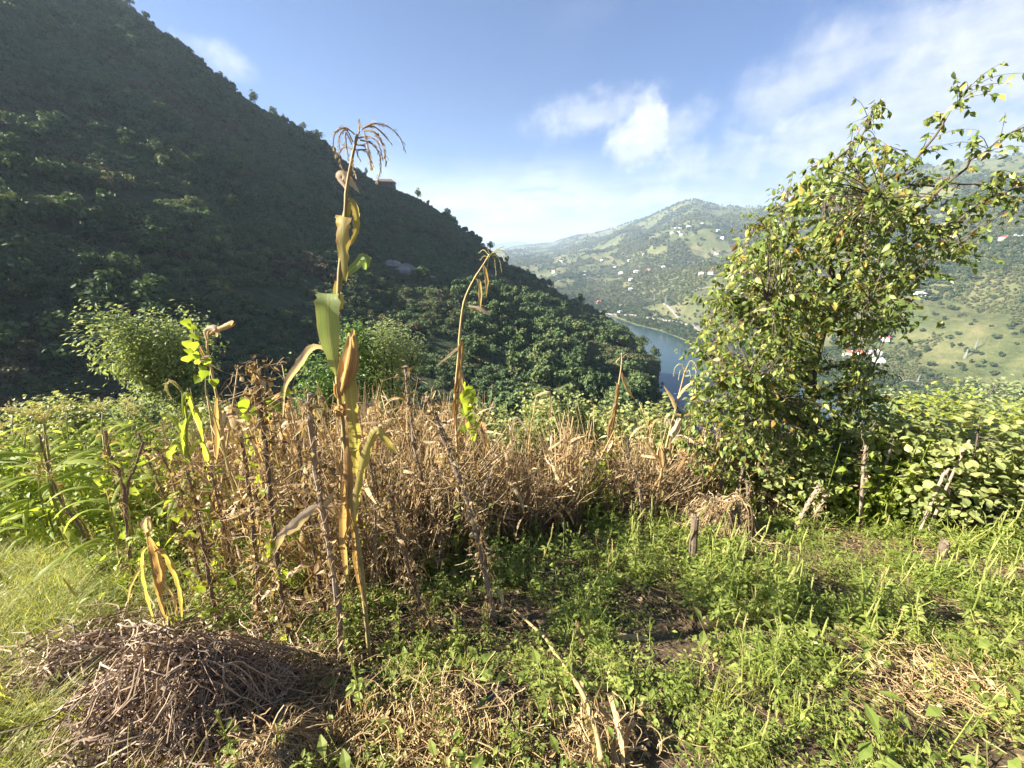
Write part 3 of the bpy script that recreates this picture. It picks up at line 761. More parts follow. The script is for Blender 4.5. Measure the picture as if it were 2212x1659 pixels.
# houses
WHITE = plainmat('white_render', (0.78, 0.77, 0.74), 0.8, 0.2, 0.12, 0.6)
CREAM = plainmat('cream_render', (0.62, 0.55, 0.42), 0.8, 0.2, 0.12, 0.6)
REDROOF = plainmat('red_roof_tiles', (0.34, 0.10, 0.065), 0.8, 0.2, 0.3, 1.5)
GREYROOF = plainmat('pale_sheet_roof', (0.50, 0.50, 0.50), 0.6, 0.3, 0.2, 1.0)
DARKROOF = plainmat('rusty_roof', (0.12, 0.09, 0.07), 0.8, 0.2, 0.3, 1.0)
DARKGLASS = plainmat('dark_window', (0.03, 0.035, 0.04), 0.2, 0.5, 0.1, 1.0)
WOODW = plainmat('weathered_planks', (0.13, 0.10, 0.075), 0.9, 0.2, 0.3, 2.0)
house_mesh = {}
def house_parts(root, w, d, h, wall, roof, storeys):
    key = (w, d, h, wall.name, roof.name, storeys)
    if key not in house_mesh:
        a = MB(); a.box((-w/2, -d/2, -3.0), (w/2, d/2, h))
        b = MB(); e = 0.6; rz = h+0.28*d; zb = h+0.01
        b.add([(-w/2-e, -d/2-e, zb), (w/2+e, -d/2-e, zb), (w/2+e, d/2+e, zb), (-w/2-e, d/2+e, zb), (-w/2+d*0.3, 0, rz), (w/2-d*0.3, 0, rz)],
              [[3, 2, 1, 0], [0, 1, 5, 4], [2, 3, 4, 5], [1, 2, 5], [3, 0, 4]])
        c = MB(); c.box((-0.55, -0.06, -0.7), (0.55, 0.06, 0.7))
        q = MB(); q.box((-0.5, -0.07, 0), (0.5, 0.07, 2.1))
        ch = MB(); ch.box((-0.35, -0.35, 0), (0.35, 0.35, 1.6))
        house_mesh[key] = (a.mesh('wall', wall), b.mesh('roof', roof), c.mesh('window', DARKGLASS), q.mesh('door', WOODW), ch.mesh('chimney', wall))
    me = house_mesh[key]
    def ch(name, mesh, par, loc=(0, 0, 0)):
        o = bpy.data.objects.new(name, mesh); COL.objects.link(o); o.parent = par; o.location = loc; return o
    ch('wall', me[0], root); rf = ch('roof', me[1], root); ch('chimney', me[4], rf, (w*0.22, d*0.12, h+0.1*d))
    nw = max(2, int(w/3.6))
    for s_ in range(storeys):
        for i in range(nw):
            if s_ == 0 and i == nw//2: continue
            ch('window', me[2], root, (-w/2+(i+0.5)*w/nw, -d/2-0.02, h*(s_+0.55)/storeys))
    ch('door', me[3], root, (-w/2+(nw//2+0.5)*w/nw, -d/2-0.02, 0.05))
HOUSES = [  # photo x, y, width in photo units, wall, roof, label
 (1341, 594, 9, 'w', 'g', 'white house with pale roof at the left of the mid-slope hamlet'), (1363, 592, 8, 'w', 'r', 'white house in the middle of the mid-slope hamlet'),
 (1374, 591, 10, 'w', 'g', 'largest white house at the right of the mid-slope hamlet'), (1363, 606, 9, 'w', 'g', 'lone white house just below the mid-slope hamlet'),
 (1401, 585, 8, 'c', 'r', 'cream house right of the mid-slope hamlet beside a bare patch'), (1433, 577, 8, 'w', 'r', 'white house with red roof above the cream house, mid slope'),
 (1300, 564, 6, 'w', 'g', 'small white house on the slope left of the hamlet, upper'), (1211, 568, 8, 'w', 'g', 'white house with pale roof close to the dark spur, upper left'),
 (1197, 589, 8, 'c', 'r', 'cream house almost touching the dark spur'), (1264, 589, 6, 'w', 'g', 'small white house left of the hamlet, upper of two'),
 (1262, 597, 5, 'w', 'g', 'small white house left of the hamlet, lower of two'), (1328, 579, 6, 'w', 'g', 'small pale house above the left end of the hamlet'),
 (1411, 515, 6, 'w', 'g', 'white house left of the tan field under the peak'), (1424, 517, 5, 'w', 'g', 'tiny white house beside the tan field under the peak'),
 (1466, 503, 7, 'w', 'g', 'white house in the cluster under the peak, upper right'), (1471, 509, 7, 'w', 'g', 'white house in the cluster under the peak, lower right'),
 (1451, 505, 5, 'w', 'g', 'tiny white house at the left of the cluster under the peak'), (1460, 494, 5, 'w', 'g', 'tiny house above the cluster under the peak, left of two'),
 (1469, 493, 5, 'w', 'r', 'tiny red-roofed house above the cluster under the peak'), (1486, 493, 7, 'w', 'g', 'long white house at the right above the cluster under the peak'),
 (1530, 470, 5, 'w', 'g', 'tiny white house high below the skyline'), (1517, 485, 5, 'w', 'g', 'tiny white house below the high one under the skyline'),
 (1551, 500, 5, 'w', 'g', 'tiny pale house far right of the cluster under the peak'), (1548, 548, 7, 'w', 'r', 'white house with red roof just left of the fruit tree top, mid slope'),
 (1515, 594, 8, 'c', 'g', 'cream house left of the red-roofed pair beside the fruit tree'), (1536, 592, 11, 'w', 'r', 'large white house with red roof touching the fruit tree outline'),
 (1286, 657, 9, 'w', 'r', 'red-roofed house above the far shore, left of a pair'), (1295, 654, 7, 'w', 'r', 'red-roofed house above the far shore, right of a pair'),
 (1340, 677, 10, 'w', 'g', 'long white building beside the riverside road'), (1362, 627, 4, 'w', 'g', 'tiny white hut on the open slope above the river'),
 (1158, 563, 5, 'w', 'g', 'tiny white house in the far valley next to the dark ridge'), (1358, 565, 5, 'c', 'g', 'small cream house in the fields above the hamlet'),
 (1391, 551, 6, 'c', 'g', 'cream farmhouse beside a tan field above the hamlet'), (1560, 516, 5, 'w', 'g', 'tiny pale house left of the tree crown, high up'),
 (1858, 768, 16, 'w', 'r', 'long white house with red roof seen right of the tree trunk'), (1832, 768, 11, 'w', 'r', 'small red-roofed house left of the long white house by the trunk'),
 (1889, 767, 9, 'w', 'g', 'pale house right of the long white house by the trunk'), (1897, 784, 14, 'w', 'g', 'low white building below the long white house by the trunk'),
 (1910, 734, 10, 'w', 'r', 'red-roofed house above the long white house by the trunk'), (2059, 511, 12, 'w', 'g', 'white house on the right slope just right of the tree crown'),
 (2168, 519, 16, 'w', 'r', 'white house at the right edge, left of a pair'), (2195, 515, 16, 'w', 'g', 'white house at the right edge, right of a pair'),
 (1985, 640, 8, 'w', 'g', 'small pale house on the right slope beneath the drooping branch')]
for i, (px, py, wpx, wl, rf, lab) in enumerate(HOUSES):
    p = hit(px, py, 250); f = project(p)[2][0]
    w = float(np.clip(wpx*1024/2212*f/FPX, 9, 19)); w = round(w/3)*3
    st = 2 if w > 10 else 1
    t = thing('house', lab, 'house', p, 0.0, 'houses scattered over the far hills')
    t.rotation_euler = (0, 0, -math.atan2(p[0], p[1])*0.6+random.uniform(-0.7, 0.5))
    house_parts(t, w, 9.0 if w > 10 else 7.0, 3.1*st+0.2, WHITE if wl == 'w' else CREAM, REDROOF if rf == 'r' else GREYROOF, st)
az, el = azel(835, 402); rd = np.interp(az, RA, RD)*1.0
p = (rd*math.sin(R(az)), rd*math.cos(R(az))); zz = float(H(*p))
t = thing('farmhouse', 'dark low farmhouse perched on the ridge right of the corn tassel', 'house', (p[0], p[1], zz+1.2), R(10))
house_parts(t, 12.0, 8.0, 3.4, WOODW, DARKROOF, 1)
# power line masts
STEEL = plainmat('galvanised_steel', (0.26, 0.27, 0.28), 0.6, 0.3, 0.1, 3.0)
def mast(px, py, h, label):
    p = hit(px, py, 200); t = thing('power_mast', label, 'pylon', p, random.uniform(-0.5, 0.5), 'power line masts on the far slopes')
    mb = MB(); b = h*0.07
    for sx_ in (-1, 1):
        for sy_ in (-1, 1): mb.tube([(sx_*b, sy_*b, -1), (sx_*b*0.15, sy_*b*0.15, h)], [0.13, 0.08], 4)
    mb.build('tower', STEEL, t)
    mb = MB()
    for k in range(7):
        z0, z1 = h*k/7, h*(k+1)/7; w0, w1 = b*(1-0.85*k/7), b*(1-0.85*(k+1)/7)
        for s_ in (-1, 1):
            mb.tube([(-w0, s_*w0, z0), (w1, s_*w1, z1)], 0.07, 3); mb.tube([(s_*w0, -w0, z0), (s_*w1, w1, z1)], 0.07, 3)
    mb.build('bracing', STEEL, t)
    for k in (0.72, 0.84, 0.96):
        mb = MB(); mb.tube([(-h*0.13, 0, h*k), (h*0.13, 0, h*k)], 0.12, 4); mb.build('cross_arm', STEEL, t)
for q in ((2104, 757, 11, 'taller power mast on the slope at the right edge'), (2083, 775, 9, 'power mast on the right slope, left of the taller one'), (1981, 828, 8, 'power mast near the road at lower right'),
          (1413, 652, 15, 'power mast above the far shore, left of two'), (1437, 657, 16, 'power mast above the far shore, right of two'), (1374, 492, 22, 'power mast on the skyline shoulder left of the peak')): mast(*q)
# ------------------------------------------------------------------ foreground materials
CORN_GREEN = bladmat('corn_leaf_green', [(0.25, (0.20, 0.27, 0.035)), (0.5, (0.30, 0.38, 0.06)), (0.75, (0.42, 0.46, 0.10))], (0.36, 0.32, 0.10), 0.25, None, 0, 0.6, 0.5, 0.2)
CORN_PALE = bladmat('corn_leaf_pale_green', [(0.25, (0.17, 0.27, 0.085)), (0.5, (0.25, 0.35, 0.12)), (0.75, (0.36, 0.42, 0.18))], (0.45, 0.30, 0.20), 0.35, None, 0, 0.5, 0.42, 0.4)
CORN_YELLOW = bladmat('corn_leaf_yellowing', [(0.25, (0.32, 0.34, 0.08)), (0.45, (0.42, 0.38, 0.11)), (0.7, (0.54, 0.44, 0.19))], (0.52, 0.36, 0.20), 0.6, (0.38, 0.21, 0.09), 0.5, 0.45, 0.5, 0.3)
CORN_DRY = bladmat('corn_leaf_dry', [(0.25, (0.28, 0.165, 0.07)), (0.5, (0.46, 0.32, 0.15)), (0.75, (0.64, 0.50, 0.30))], (0.60, 0.48, 0.32), 0.4, (0.30, 0.15, 0.06), 0.3, 0.35, 0.6, 0.2)
CORN_BROWN = bladmat('corn_leaf_brown', [(0.25, (0.24, 0.125, 0.055)), (0.5, (0.41, 0.25, 0.115)), (0.75, (0.56, 0.39, 0.20))], (0.58, 0.40, 0.22), 0.45, (0.50, 0.36, 0.16), 0.4, 0.4, 0.6, 0.2)
CORN_BEIGE = bladmat('corn_leaf_bleached', [(0.25, (0.40, 0.30, 0.21)), (0.5, (0.56, 0.45, 0.34)), (0.75, (0.70, 0.60, 0.48))], (0.44, 0.28, 0.16), 0.35, (0.38, 0.22, 0.11), 0.25, 0.35, 0.6, 0.2)
STALK_TAN = plainmat('dry_stalk', (0.40, 0.29, 0.13), 0.7, 0.3, 0.35, 40, 0.4, 0.002)
STALK_MIX = plainmat('drying_stalk', (0.31, 0.25, 0.115), 0.65, 0.3, 0.5, 18, 0.4, 0.002)
STALK_GREEN = plainmat('green_stalk', (0.26, 0.25, 0.07), 0.6, 0.35, 0.35, 30, 0.3, 0.002)
TASSEL = leafmat('tassel_spikelets', [(0.0, (0.22, 0.16, 0.12)), (0.6, (0.38, 0.30, 0.21)), (1.0, (0.56, 0.48, 0.34))], 0.3, 0.7, 0.2, 0.2)
TASSEL_G = leafmat('tassel_pale', [(0.0, (0.36, 0.33, 0.16)), (1.0, (0.56, 0.50, 0.27))], 0.3, 0.7, 0.2, 0.2)
HUSK = leafmat('corn_husk', [(0.0, (0.36, 0.22, 0.10)), (0.6, (0.46, 0.30, 0.15)), (1.0, (0.56, 0.40, 0.22))], 0.25, 0.6, 0.3, 0.2)
COB = plainmat('corn_cob', (0.50, 0.27, 0.07), 0.6, 0.3, 0.5, 120, 0.8, 0.004)
POLE = plainmat('weathered_pole', (0.215, 0.175, 0.135), 0.9, 0.15, 0.55, 60, 0.9, 0.004)
POLE_D = plainmat('dark_pole', (0.15, 0.115, 0.085), 0.9, 0.15, 0.5, 60, 0.9, 0.004)
POLE_L = plainmat('pale_pole', (0.27, 0.22, 0.165), 0.9, 0.15, 0.22, 60, 0.9, 0.004)
VINE_DRY = leafmat('dry_vine_and_leaves', [(0.0, (0.085, 0.056, 0.032)), (0.3, (0.20, 0.135, 0.072)), (0.65, (0.37, 0.27, 0.15)), (0.9, (0.54, 0.43, 0.26)), (1.0, (0.66, 0.56, 0.38))], 0.25, 0.75, 0.15, 0.3)
VINE_GREY = leafmat('grey_dead_vine', [(0.0, (0.11, 0.078, 0.055)), (0.45, (0.30, 0.215, 0.15)), (0.8, (0.50, 0.39, 0.28)), (1.0, (0.70, 0.60, 0.45))], 0.15, 0.8, 0.15, 0.2)
STRAW = leafmat('pale_straw', [(0.0, (0.24, 0.155, 0.070)), (0.5, (0.42, 0.31, 0.15)), (1.0, (0.60, 0.48, 0.28))], 0.25, 0.7, 0.2, 0.3)
BEAN = leafmat('bean_leaf', [(0.0, (0.15, 0.21, 0.03)), (0.5, (0.27, 0.34, 0.05)), (0.85, (0.30, 0.36, 0.06)), (1.0, (0.46, 0.40, 0.06))], 0.5, 0.5, 0.3, 0.4)
WEED = leafmat('weed_leaf', [(0.0, (0.12, 0.175, 0.034)), (0.4, (0.225, 0.285, 0.062)), (0.8, (0.345, 0.39, 0.105)), (1.0, (0.46, 0.43, 0.16))], 0.48, 0.5, 0.3, 0.5)
SPIKE = leafmat('weed_flower_spike', [(0.0, (0.24, 0.28, 0.08)), (0.7, (0.36, 0.37, 0.13)), (1.0, (0.38, 0.28, 0.14))], 0.35, 0.7, 0.2, 0.6)
GRASS = leafmat('grass_blade', [(0.0, (0.20, 0.24, 0.045)), (0.5, (0.32, 0.35, 0.08)), (0.8, (0.46, 0.43, 0.15)), (1.0, (0.56, 0.48, 0.26))], 0.5, 0.5, 0.3, 0.5)
HAZEL = leafmat('hazel_leaf', [(0.0, (0.15, 0.19, 0.060)), (0.6, (0.27, 0.305, 0.11)), (0.9, (0.38, 0.37, 0.14)), (1.0, (0.45, 0.34, 0.14))], 0.35, 0.5, 0.35, 0.3)
SHRUB_A = leafmat('grey_green_leaf', [(0.0, (0.16, 0.21, 0.095)), (0.6, (0.28, 0.33, 0.16)), (1.0, (0.38, 0.41, 0.21))], 0.40, 0.6, 0.2, 0.2)
SHRUB_B = leafmat('glossy_green_leaf', [(0.0, (0.075, 0.135, 0.034)), (0.7, (0.14, 0.225, 0.060)), (1.0, (0.23, 0.30, 0.09))], 0.35, 0.45, 0.3, 0.2)
SHRUB_Y = leafmat('yellow_green_leaf', [(0.0, (0.17, 0.22, 0.035)), (0.6, (0.30, 0.34, 0.06)), (1.0, (0.44, 0.40, 0.08))], 0.45, 0.5, 0.3, 0.2)
TREE_LEAF = leafmat('fruit_tree_leaf', [(0.0, (0.085, 0.135, 0.030)), (0.4, (0.165, 0.220, 0.052)), (0.75, (0.28, 0.315, 0.085)), (0.93, (0.38, 0.36, 0.10)), (0.965, (0.46, 0.30, 0.06)), (1.0, (0.30, 0.15, 0.08))], 0.38, 0.42, 0.4, 0.0)
FRUIT = plainmat('green_fruit', (0.22, 0.30, 0.08), 0.45, 0.4, 0.15, 60)
r4 = np.random.default_rng(29)
def arr(*a): return np.array(a, float)
def spline(P, n):
    P = np.asarray(P, float); m = len(P)
    if m < 3: return np.stack([np.interp(np.linspace(0, m-1, n), np.arange(m), P[:, k]) for k in range(P.shape[1])], 1)
    u = np.linspace(0, m-1, n); i = np.clip(np.floor(u).astype(int), 0, m-2); t = (u-i)[:, None]
    p0, p1, p2, p3 = P[np.maximum(i-1, 0)], P[i], P[i+1], P[np.minimum(i+2, m-1)]
    return 0.5*(2*p1+(p2-p0)*t+(2*p0-5*p1+4*p2-p3)*t**2+(3*p1-p0-3*p2+p3)*t**3)
def pxpath(pts, Y, n=None):
    """photo points in the upright plane at world y = Y (a third number moves the point nearer or farther)"""
    P = np.array([at(q[0], q[1], Y+(q[2] if len(q) > 2 else 0.0)) for q in pts])
    return spline(P, n) if n else P
def view_side(P, turn=0.0):
    tan = np.gradient(P, axis=0); tan /= np.linalg.norm(tan, axis=1)[:, None]+1e-9
    v = P-CAM; v /= np.linalg.norm(v, axis=1)[:, None]
    s = np.cross(tan, v); s /= np.linalg.norm(s, axis=1)[:, None]+1e-9
    n = np.cross(s, tan)
    for i in range(1, len(s)):
        if s[i] @ s[i-1] < 0: s[i] = -s[i]
    n = np.cross(s, tan)
    return s*math.cos(turn)+n*math.sin(turn)
def child(mb, name, mat, root, smooth=False):
    """mesh given in world coordinates, parented to an unrotated empty"""
    o = mb.build(name, mat, root, smooth); off = np.array(root.location)
    par = root.parent
    while par is not None: off = off+np.array(par.location); par = par.parent
    o.location = tuple(-off)
    return o
def sub(mb, name, mat, part, smooth=False):
    o = mb.build(name, mat, part, smooth); return o
MATS = {'g': CORN_GREEN, 'p': CORN_PALE, 'y': CORN_YELLOW, 'd': CORN_DRY, 'b': CORN_BROWN, 'w': CORN_BEIGE}
def blade(root, pts, Y, widths, key, turn=0.15, fold=0.25, n=9, name='leaf', wave=0.12, side=None):
    n = n*2; P = pxpath(pts, Y, n); W = np.interp(np.linspace(0, 1, n), np.linspace(0, 1, len(widths)), widths)
    W = W*(1+0.12*r4.normal(size=n))*np.where(r4.uniform(size=n) < 0.1, 0.7, 1)
    mb = MB(); mb.ribbon(P, W, view_side(P, turn) if side is None else np.asarray(side, float), r4.uniform(0, 1), fold, 0, wave, 6)
    return child(mb, name, MATS[key], root, True)
def tassel(root, branches, Y, mat, spike=0.013, step=0.009, r=0.0019, jit=0.05):
    ax = None
    for bi, b in enumerate(branches):
        off = r4.uniform(-jit, jit)
        P = pxpath([(q[0], q[1], off*i/max(1, len(b)-1)) for i, q in enumerate(b)], Y, 12)
        mb = MB(); mb.tube(P, np.linspace(r*1.3, r*0.7, 12), 4, 0.3)
        L = np.linalg.norm(np.diff(P, axis=0), axis=1).sum(); k = max(4, int(L/step)); Q = spline(P, k); T = np.gradient(Q, axis=0)
        for i in range(k):
            if i < k*0.12: continue
            for s_ in range(2):
                v = r4.normal(size=3); v /= np.linalg.norm(v); t_ = T[i]/(np.linalg.norm(T[i])+1e-9)
                mb.leaf(Q[i]+v*r, t_+v*0.55, v, spike*r4.uniform(0.8, 1.3), spike*0.33, 0.1, r4.uniform(0, 1), 0.4, n=2)
        if ax is None: ax = child(mb, 'tassel', mat, root)
        else: o = sub(mb, 'tassel_branch', mat, ax)
def husk(root, p0, p1, Y, wid, mat, name='cob_husk', rings=12, wraps=6):
    """papery husk: overlapping leaves wrapped round the cob"""
    P = pxpath([p0, p1], Y, rings); t = np.linspace(0, 1, rings)
    rad = wid*0.5*np.clip(np.sin(math.pi*np.clip(t*0.84+0.10, 0, 1))**0.75, 0.12, 1)
    P = P+np.outer(np.sin(t*3)*wid*0.12, (1, 0, 0))
    ax = P[-1]-P[0]; ax /= np.linalg.norm(ax); s_ = np.cross(ax, (0, 1, 0)); s_ /= np.linalg.norm(s_); n_ = np.cross(s_, ax)
    mb = MB(); mb.tube(P, rad*0.8, 9, 0.4); first = child(mb, name, mat, root, True)
    for k in range(wraps):
        th = k*2*math.pi/wraps+r4.uniform(-0.3, 0.3); o = math.cos(th)*s_+math.sin(th)*n_; sd_ = -math.sin(th)*s_+math.cos(th)*n_
        flare = np.clip(t-0.8, 0, 1)*wid*r4.uniform(-0.2, 1.6); Q = P+np.outer(rad*r4.uniform(0.82, 0.98)+flare, o)+ax*0.02*r4.uniform(-1, 1)*t[:, None]
        mb = MB(); mb.ribbon(Q, rad*r4.uniform(1.3, 1.9), sd_, r4.uniform(0, 1), -0.45, 0, 0.06, 4); sub(mb, 'husk_leaf', CORN_DRY if k % 3 else CORN_BROWN, first, True)
    return first
def stalk(root, pts, Y, r0, r1, mat, nodes=True):
    P = pxpath(pts, Y, 40); rad = np.linspace(r0, r1, 40)
    if nodes: rad = rad*(1+0.35*(np.arange(40) % 7 == 3))
    mb = MB(); mb.tube(P, rad, 7, 0.5); return child(mb, 'stalk', mat, root, True)

# ------------------------------------------------------------------ the tall corn plant
base = gp(800, 1432); Y0 = float(base[1])
t = thing('corn_plant', 'tall half-dried corn plant with broad green leaf and drooping tassel, in front', 'corn', base)
stalk(t, [(800, 1436), (778, 1210), (754, 1050), (743, 930), (735, 880), (729, 800), (728, 700), (736, 560), (744, 480), (750, 400), (762, 335), (772, 290)], Y0, 0.0105, 0.0035, STALK_MIX)
blade(t, [(741, 640, 0.05), (724, 641, 0.045), (712, 636, 0.03), (709, 635, 0.0), (708, 648, -0.025), (709, 690, -0.035), (713, 740, -0.03), (721, 785, -0.02), (730, 822, 0)], Y0, [0.03, 0.08, 0.088, 0.09, 0.09, 0.078, 0.056, 0.032, 0.004], 'p', 0.10, -0.12, 14, wave=0.05, side=(1, 0.15, -0.04))
blade(t, [(738, 560, 0.03), (741, 500, 0.03), (742, 469, 0.012), (742, 467, -0.004), (741, 480, -0.02), (741, 520, -0.028), (743, 560, -0.026), (747, 608, -0.02)], Y0, [0.02, 0.040, 0.046, 0.046, 0.045, 0.038, 0.030, 0.004], 'y', 0.1, 0.15, 13, side=(1, 0.1, -0.03))
blade(t, [(735, 508), (746, 462), (760, 432), (771, 460), (771, 495), (765, 515), (757, 532)], Y0, [0.022, 0.024, 0.026, 0.024, 0.02, 0.016, 0.003], 'y', 0.5, 0.5, 14)
blade(t, [(749, 408), (737, 388), (733, 379), (742, 377), (760, 394), (776, 416)], Y0, [0.012, 0.022, 0.028, 0.028, 0.022, 0.003], 'w', 0.35, 0.45, 12)
blade(t, [(736, 604), (752, 588), (770, 572), (787, 556), (790, 572), (788, 582)], Y0, [0.012, 0.022, 0.032, 0.036, 0.030, 0.01], 'p', 0.3, 0.25, 11)
blade(t, [(731, 608), (728, 630), (735, 650), (738, 668)], Y0, [0.02, 0.026, 0.024, 0.012], 'y', 0.2, 0.3, 7)
blade(t, [(726, 790, 0.02), (710, 760, 0.02), (690, 750), (668, 757, -0.03), (645, 790, -0.05), (622, 822, -0.06), (615, 845, -0.06), (611, 900, -0.05)], Y0, [0.014, 0.018, 0.020, 0.026, 0.028, 0.022, 0.008, 0.003], 'w', 0.4, 0.5, 16)
blade(t, [(733, 890, 0.02), (742, 800, 0.01), (751, 775, -0.01), (758, 850, -0.03), (765, 920, -0.03), (768, 985, -0.02), (770, 1030, -0.01)], Y0, [0.02, 0.032, 0.044, 0.050, 0.048, 0.036, 0.012], 'y', 0.15, 0.2, 14)
blade(t, [(765, 1150, -0.01), (768, 1095, -0.02), (778, 1030, -0.03), (795, 965, -0.04), (813, 929, -0.05), (830, 945, -0.05), (845, 965, -0.05), (860, 982, -0.05)], Y0, [0.02, 0.026, 0.032, 0.034, 0.034, 0.030, 0.024, 0.004], 'y', 0.1, 0.35, 16)
blade(t, [(747, 1150), (750, 1060), (753, 980), (756, 930), (750, 900)], Y0-0.012, [0.026, 0.040, 0.044, 0.034, 0.01], 'b', 0.2, 0.35, 10, 'leaf_sheath')
blade(t, [(744, 1040, -0.01), (741, 1110, -0.03), (743, 1180, -0.03), (750, 1255, -0.03)], Y0, [0.012, 0.028, 0.030, 0.006], 'b', 0.3, 0.4, 9)
blade(t, [(764, 1130), (768, 1190), (775, 1250), (790, 1310)], Y0-0.01, [0.02, 0.026, 0.02, 0.004], 'b', 0.4, 0.4, 9)
blade(t, [(722, 1060, 0.01), (700, 1090, 0.0), (665, 1108, -0.03), (632, 1140, -0.06), (611, 1152, -0.08), (602, 1175, -0.08), (590, 1200, -0.08)], Y0, [0.012, 0.030, 0.048, 0.046, 0.034, 0.022, 0.004], 'w', 0.2, 0.25, 14)
husk(t, (737, 852), (764, 724), Y0-0.02, 0.046, HUSK)
husk(t, (731, 860), (726, 830), Y0-0.015, 0.018, CORN_BEIGE, 'small_husk')
mb = MB(); c0 = at(737, 887, Y0-0.02); vs = []
for a_ in range(7):
    for b_ in range(10):
        th = math.pi*a_/6; ph = 2*math.pi*b_/10; k = 0.025*(1+0.12*r4.normal())
        vs.append(tuple(c0+k*arr(math.sin(th)*math.cos(ph)*1.05, math.sin(th)*math.sin(ph), math.cos(th)*0.85)))
mb.add(vs, [[a_*10+b_, (a_+1)*10+b_, (a_+1)*10+(b_+1) % 10, a_*10+(b_+1) % 10] for a_ in range(6) for b_ in range(10)])
cb = child(mb, 'opened_cob', COB, t)
for k in range(12):
    th = k*0.52; mb = MB(); mb.leaf(c0+arr(0, 0, 0.008)+0.022*arr(math.cos(th), math.sin(th), 0), arr(math.cos(th)*0.8, math.sin(th)*0.8, r4.uniform(0.2, 1.2)), arr(0, 0, 1), r4.uniform(0.02, 0.04), 0.014, 0.3, r4.uniform(0, 1), 0.3, shape='t')
    sub(mb, 'husk_flap', CORN_DRY, cb)
TB = [[(760, 620), (790, 460), (830, 300), (870, 180), (870, 100)], [(900, 160), (1000, 105), (1120, 110), (1230, 165), (1310, 250), (1355, 365)], [(900, 150), (1020, 130), (1110, 200), (1195, 295)],
      [(920, 180), (1000, 180), (1080, 260), (1130, 350), (1160, 460)], [(930, 170), (1030, 190), (1100, 270), (1140, 390), (1160, 530)], [(860, 260), (950, 240), (1040, 275), (1090, 350), (1120, 460)],
      [(880, 280), (990, 310), (1060, 380), (1100, 480), (1105, 600), (1070, 715)], [(840, 330), (930, 350), (980, 440), (1020, 575)], [(850, 390), (920, 390), (970, 450), (1000, 590)],
      [(820, 220), (740, 155), (660, 160), (600, 220), (590, 330), (610, 435)], [(800, 300), (740, 180), (690, 180), (650, 260), (655, 380)], [(790, 380), (720, 350), (670, 390), (655, 460), (680, 580)],
      [(790, 330), (760, 260), (720, 200), (730, 330), (750, 470)], [(800, 470), (800, 560), (820, 655)], [(930, 200), (950, 300), (980, 420), (1000, 560)], [(820, 360), (840, 400), (860, 470)]]
tassel(t, [[(603.5+q[0]*0.1984, 246.9+q[1]*0.1984) for q in b] for b in TB], Y0, TASSEL)

# ------------------------------------------------------------------ other single corn plants
def based(Y, px, label, name='corn_plant', cat='corn'):
    # foot of a plant whose lower stem is hidden: straight down from the given photo point in the plane y = Y
    p = at(px[0], px[1], Y); p[2] = field_z(p[0], Y); return thing(name, label, cat, p), p
def down(p): 
    u, v, f = project(p); return (float(u[0]), float(v[0]))
Y = 2.9; t, b = based(Y, (984, 915), 'dry bare corn stalk leaning right with sparse tassel before the dark hill')
stalk(t, [down(b), (985, 915), (983, 860), (990, 770), (995, 700), (1003, 650), (1020, 610), (1045, 570), (1058, 548)], Y, 0.013, 0.0035, STALK_TAN)
for pts, w, k in (([(1043, 572), (1049, 585), (1052, 610), (1050, 642)], [0.01, 0.03, 0.03, 0.003], 'd'), ([(1028, 602), (1036, 610), (1038, 640), (1037, 668)], [0.01, 0.026, 0.03, 0.003], 'd'),
                  ([(1012, 661), (1030, 664), (1045, 670), (1059, 680)], [0.012, 0.03, 0.03, 0.01], 'w'), ([(998, 742), (975, 765), (945, 789)], [0.016, 0.022, 0.006], 'w'),
                  ([(999, 738), (996, 770), (989, 830), (982, 870), (977, 905)], [0.03, 0.045, 0.045, 0.03, 0.006], 'b'), ([(990, 850), (986, 880), (984, 920)], [0.05, 0.04, 0.02], 'b'), ([(996, 800), (999, 835), (992, 880)], [0.03, 0.05, 0.01], 'd')):
    blade(t, pts, Y-0.01, w, k, 0.4, 0.4, 9)
tassel(t, [[(1050, 565), (1062, 548), (1075, 538), (1090, 532)], [(1056, 552), (1045, 540), (1036, 545)], [(1058, 550), (1052, 535), (1044, 531)], [(1062, 548), (1078, 540), (1090, 545), (1096, 556)], [(1060, 552), (1072, 552), (1080, 566), (1084, 585)],
           [(1060, 552), (1068, 560), (1070, 578), (1072, 592)], [(1056, 556), (1053, 575), (1051, 592)], [(1062, 548), (1082, 545), (1090, 562)], [(1056, 556), (1046, 553), (1039, 560)]], Y, TASSEL_G, 0.012, 0.014, 0.0022, 0.1)
Y = 4.2; t, b = based(Y, (1322, 960), 'dry corn stalk with bent tip standing against the foot of the spur')
stalk(t, [down(b), (1318, 1010), (1324, 930), (1330, 870), (1338, 820), (1343, 785), (1343, 762)], Y, 0.016, 0.005, STALK_TAN)
for pts, w, k in (([(1343, 805), (1349, 825), (1358, 845), (1371, 862)], [0.02, 0.04, 0.04, 0.004], 'd'), ([(1332, 868), (1324, 885), (1308, 897)], [0.02, 0.03, 0.005], 'd'), ([(1340, 790), (1331, 782), (1340, 772)], [0.01, 0.015, 0.004], 'd'),
                  ([(1336, 830), (1330, 880), (1322, 930)], [0.04, 0.06, 0.02], 'b'), ([(1320, 930), (1315, 980), (1318, 1050)], [0.03, 0.06, 0.02], 'd'), ([(1322, 960), (1340, 975), (1344, 1000)], [0.02, 0.04, 0.004], 'b'), ([(1324, 900), (1316, 925), (1316, 960)], [0.02, 0.05, 0.02], 'd')):
    blade(t, pts, Y-0.02, w, k, 0.4, 0.4, 9)
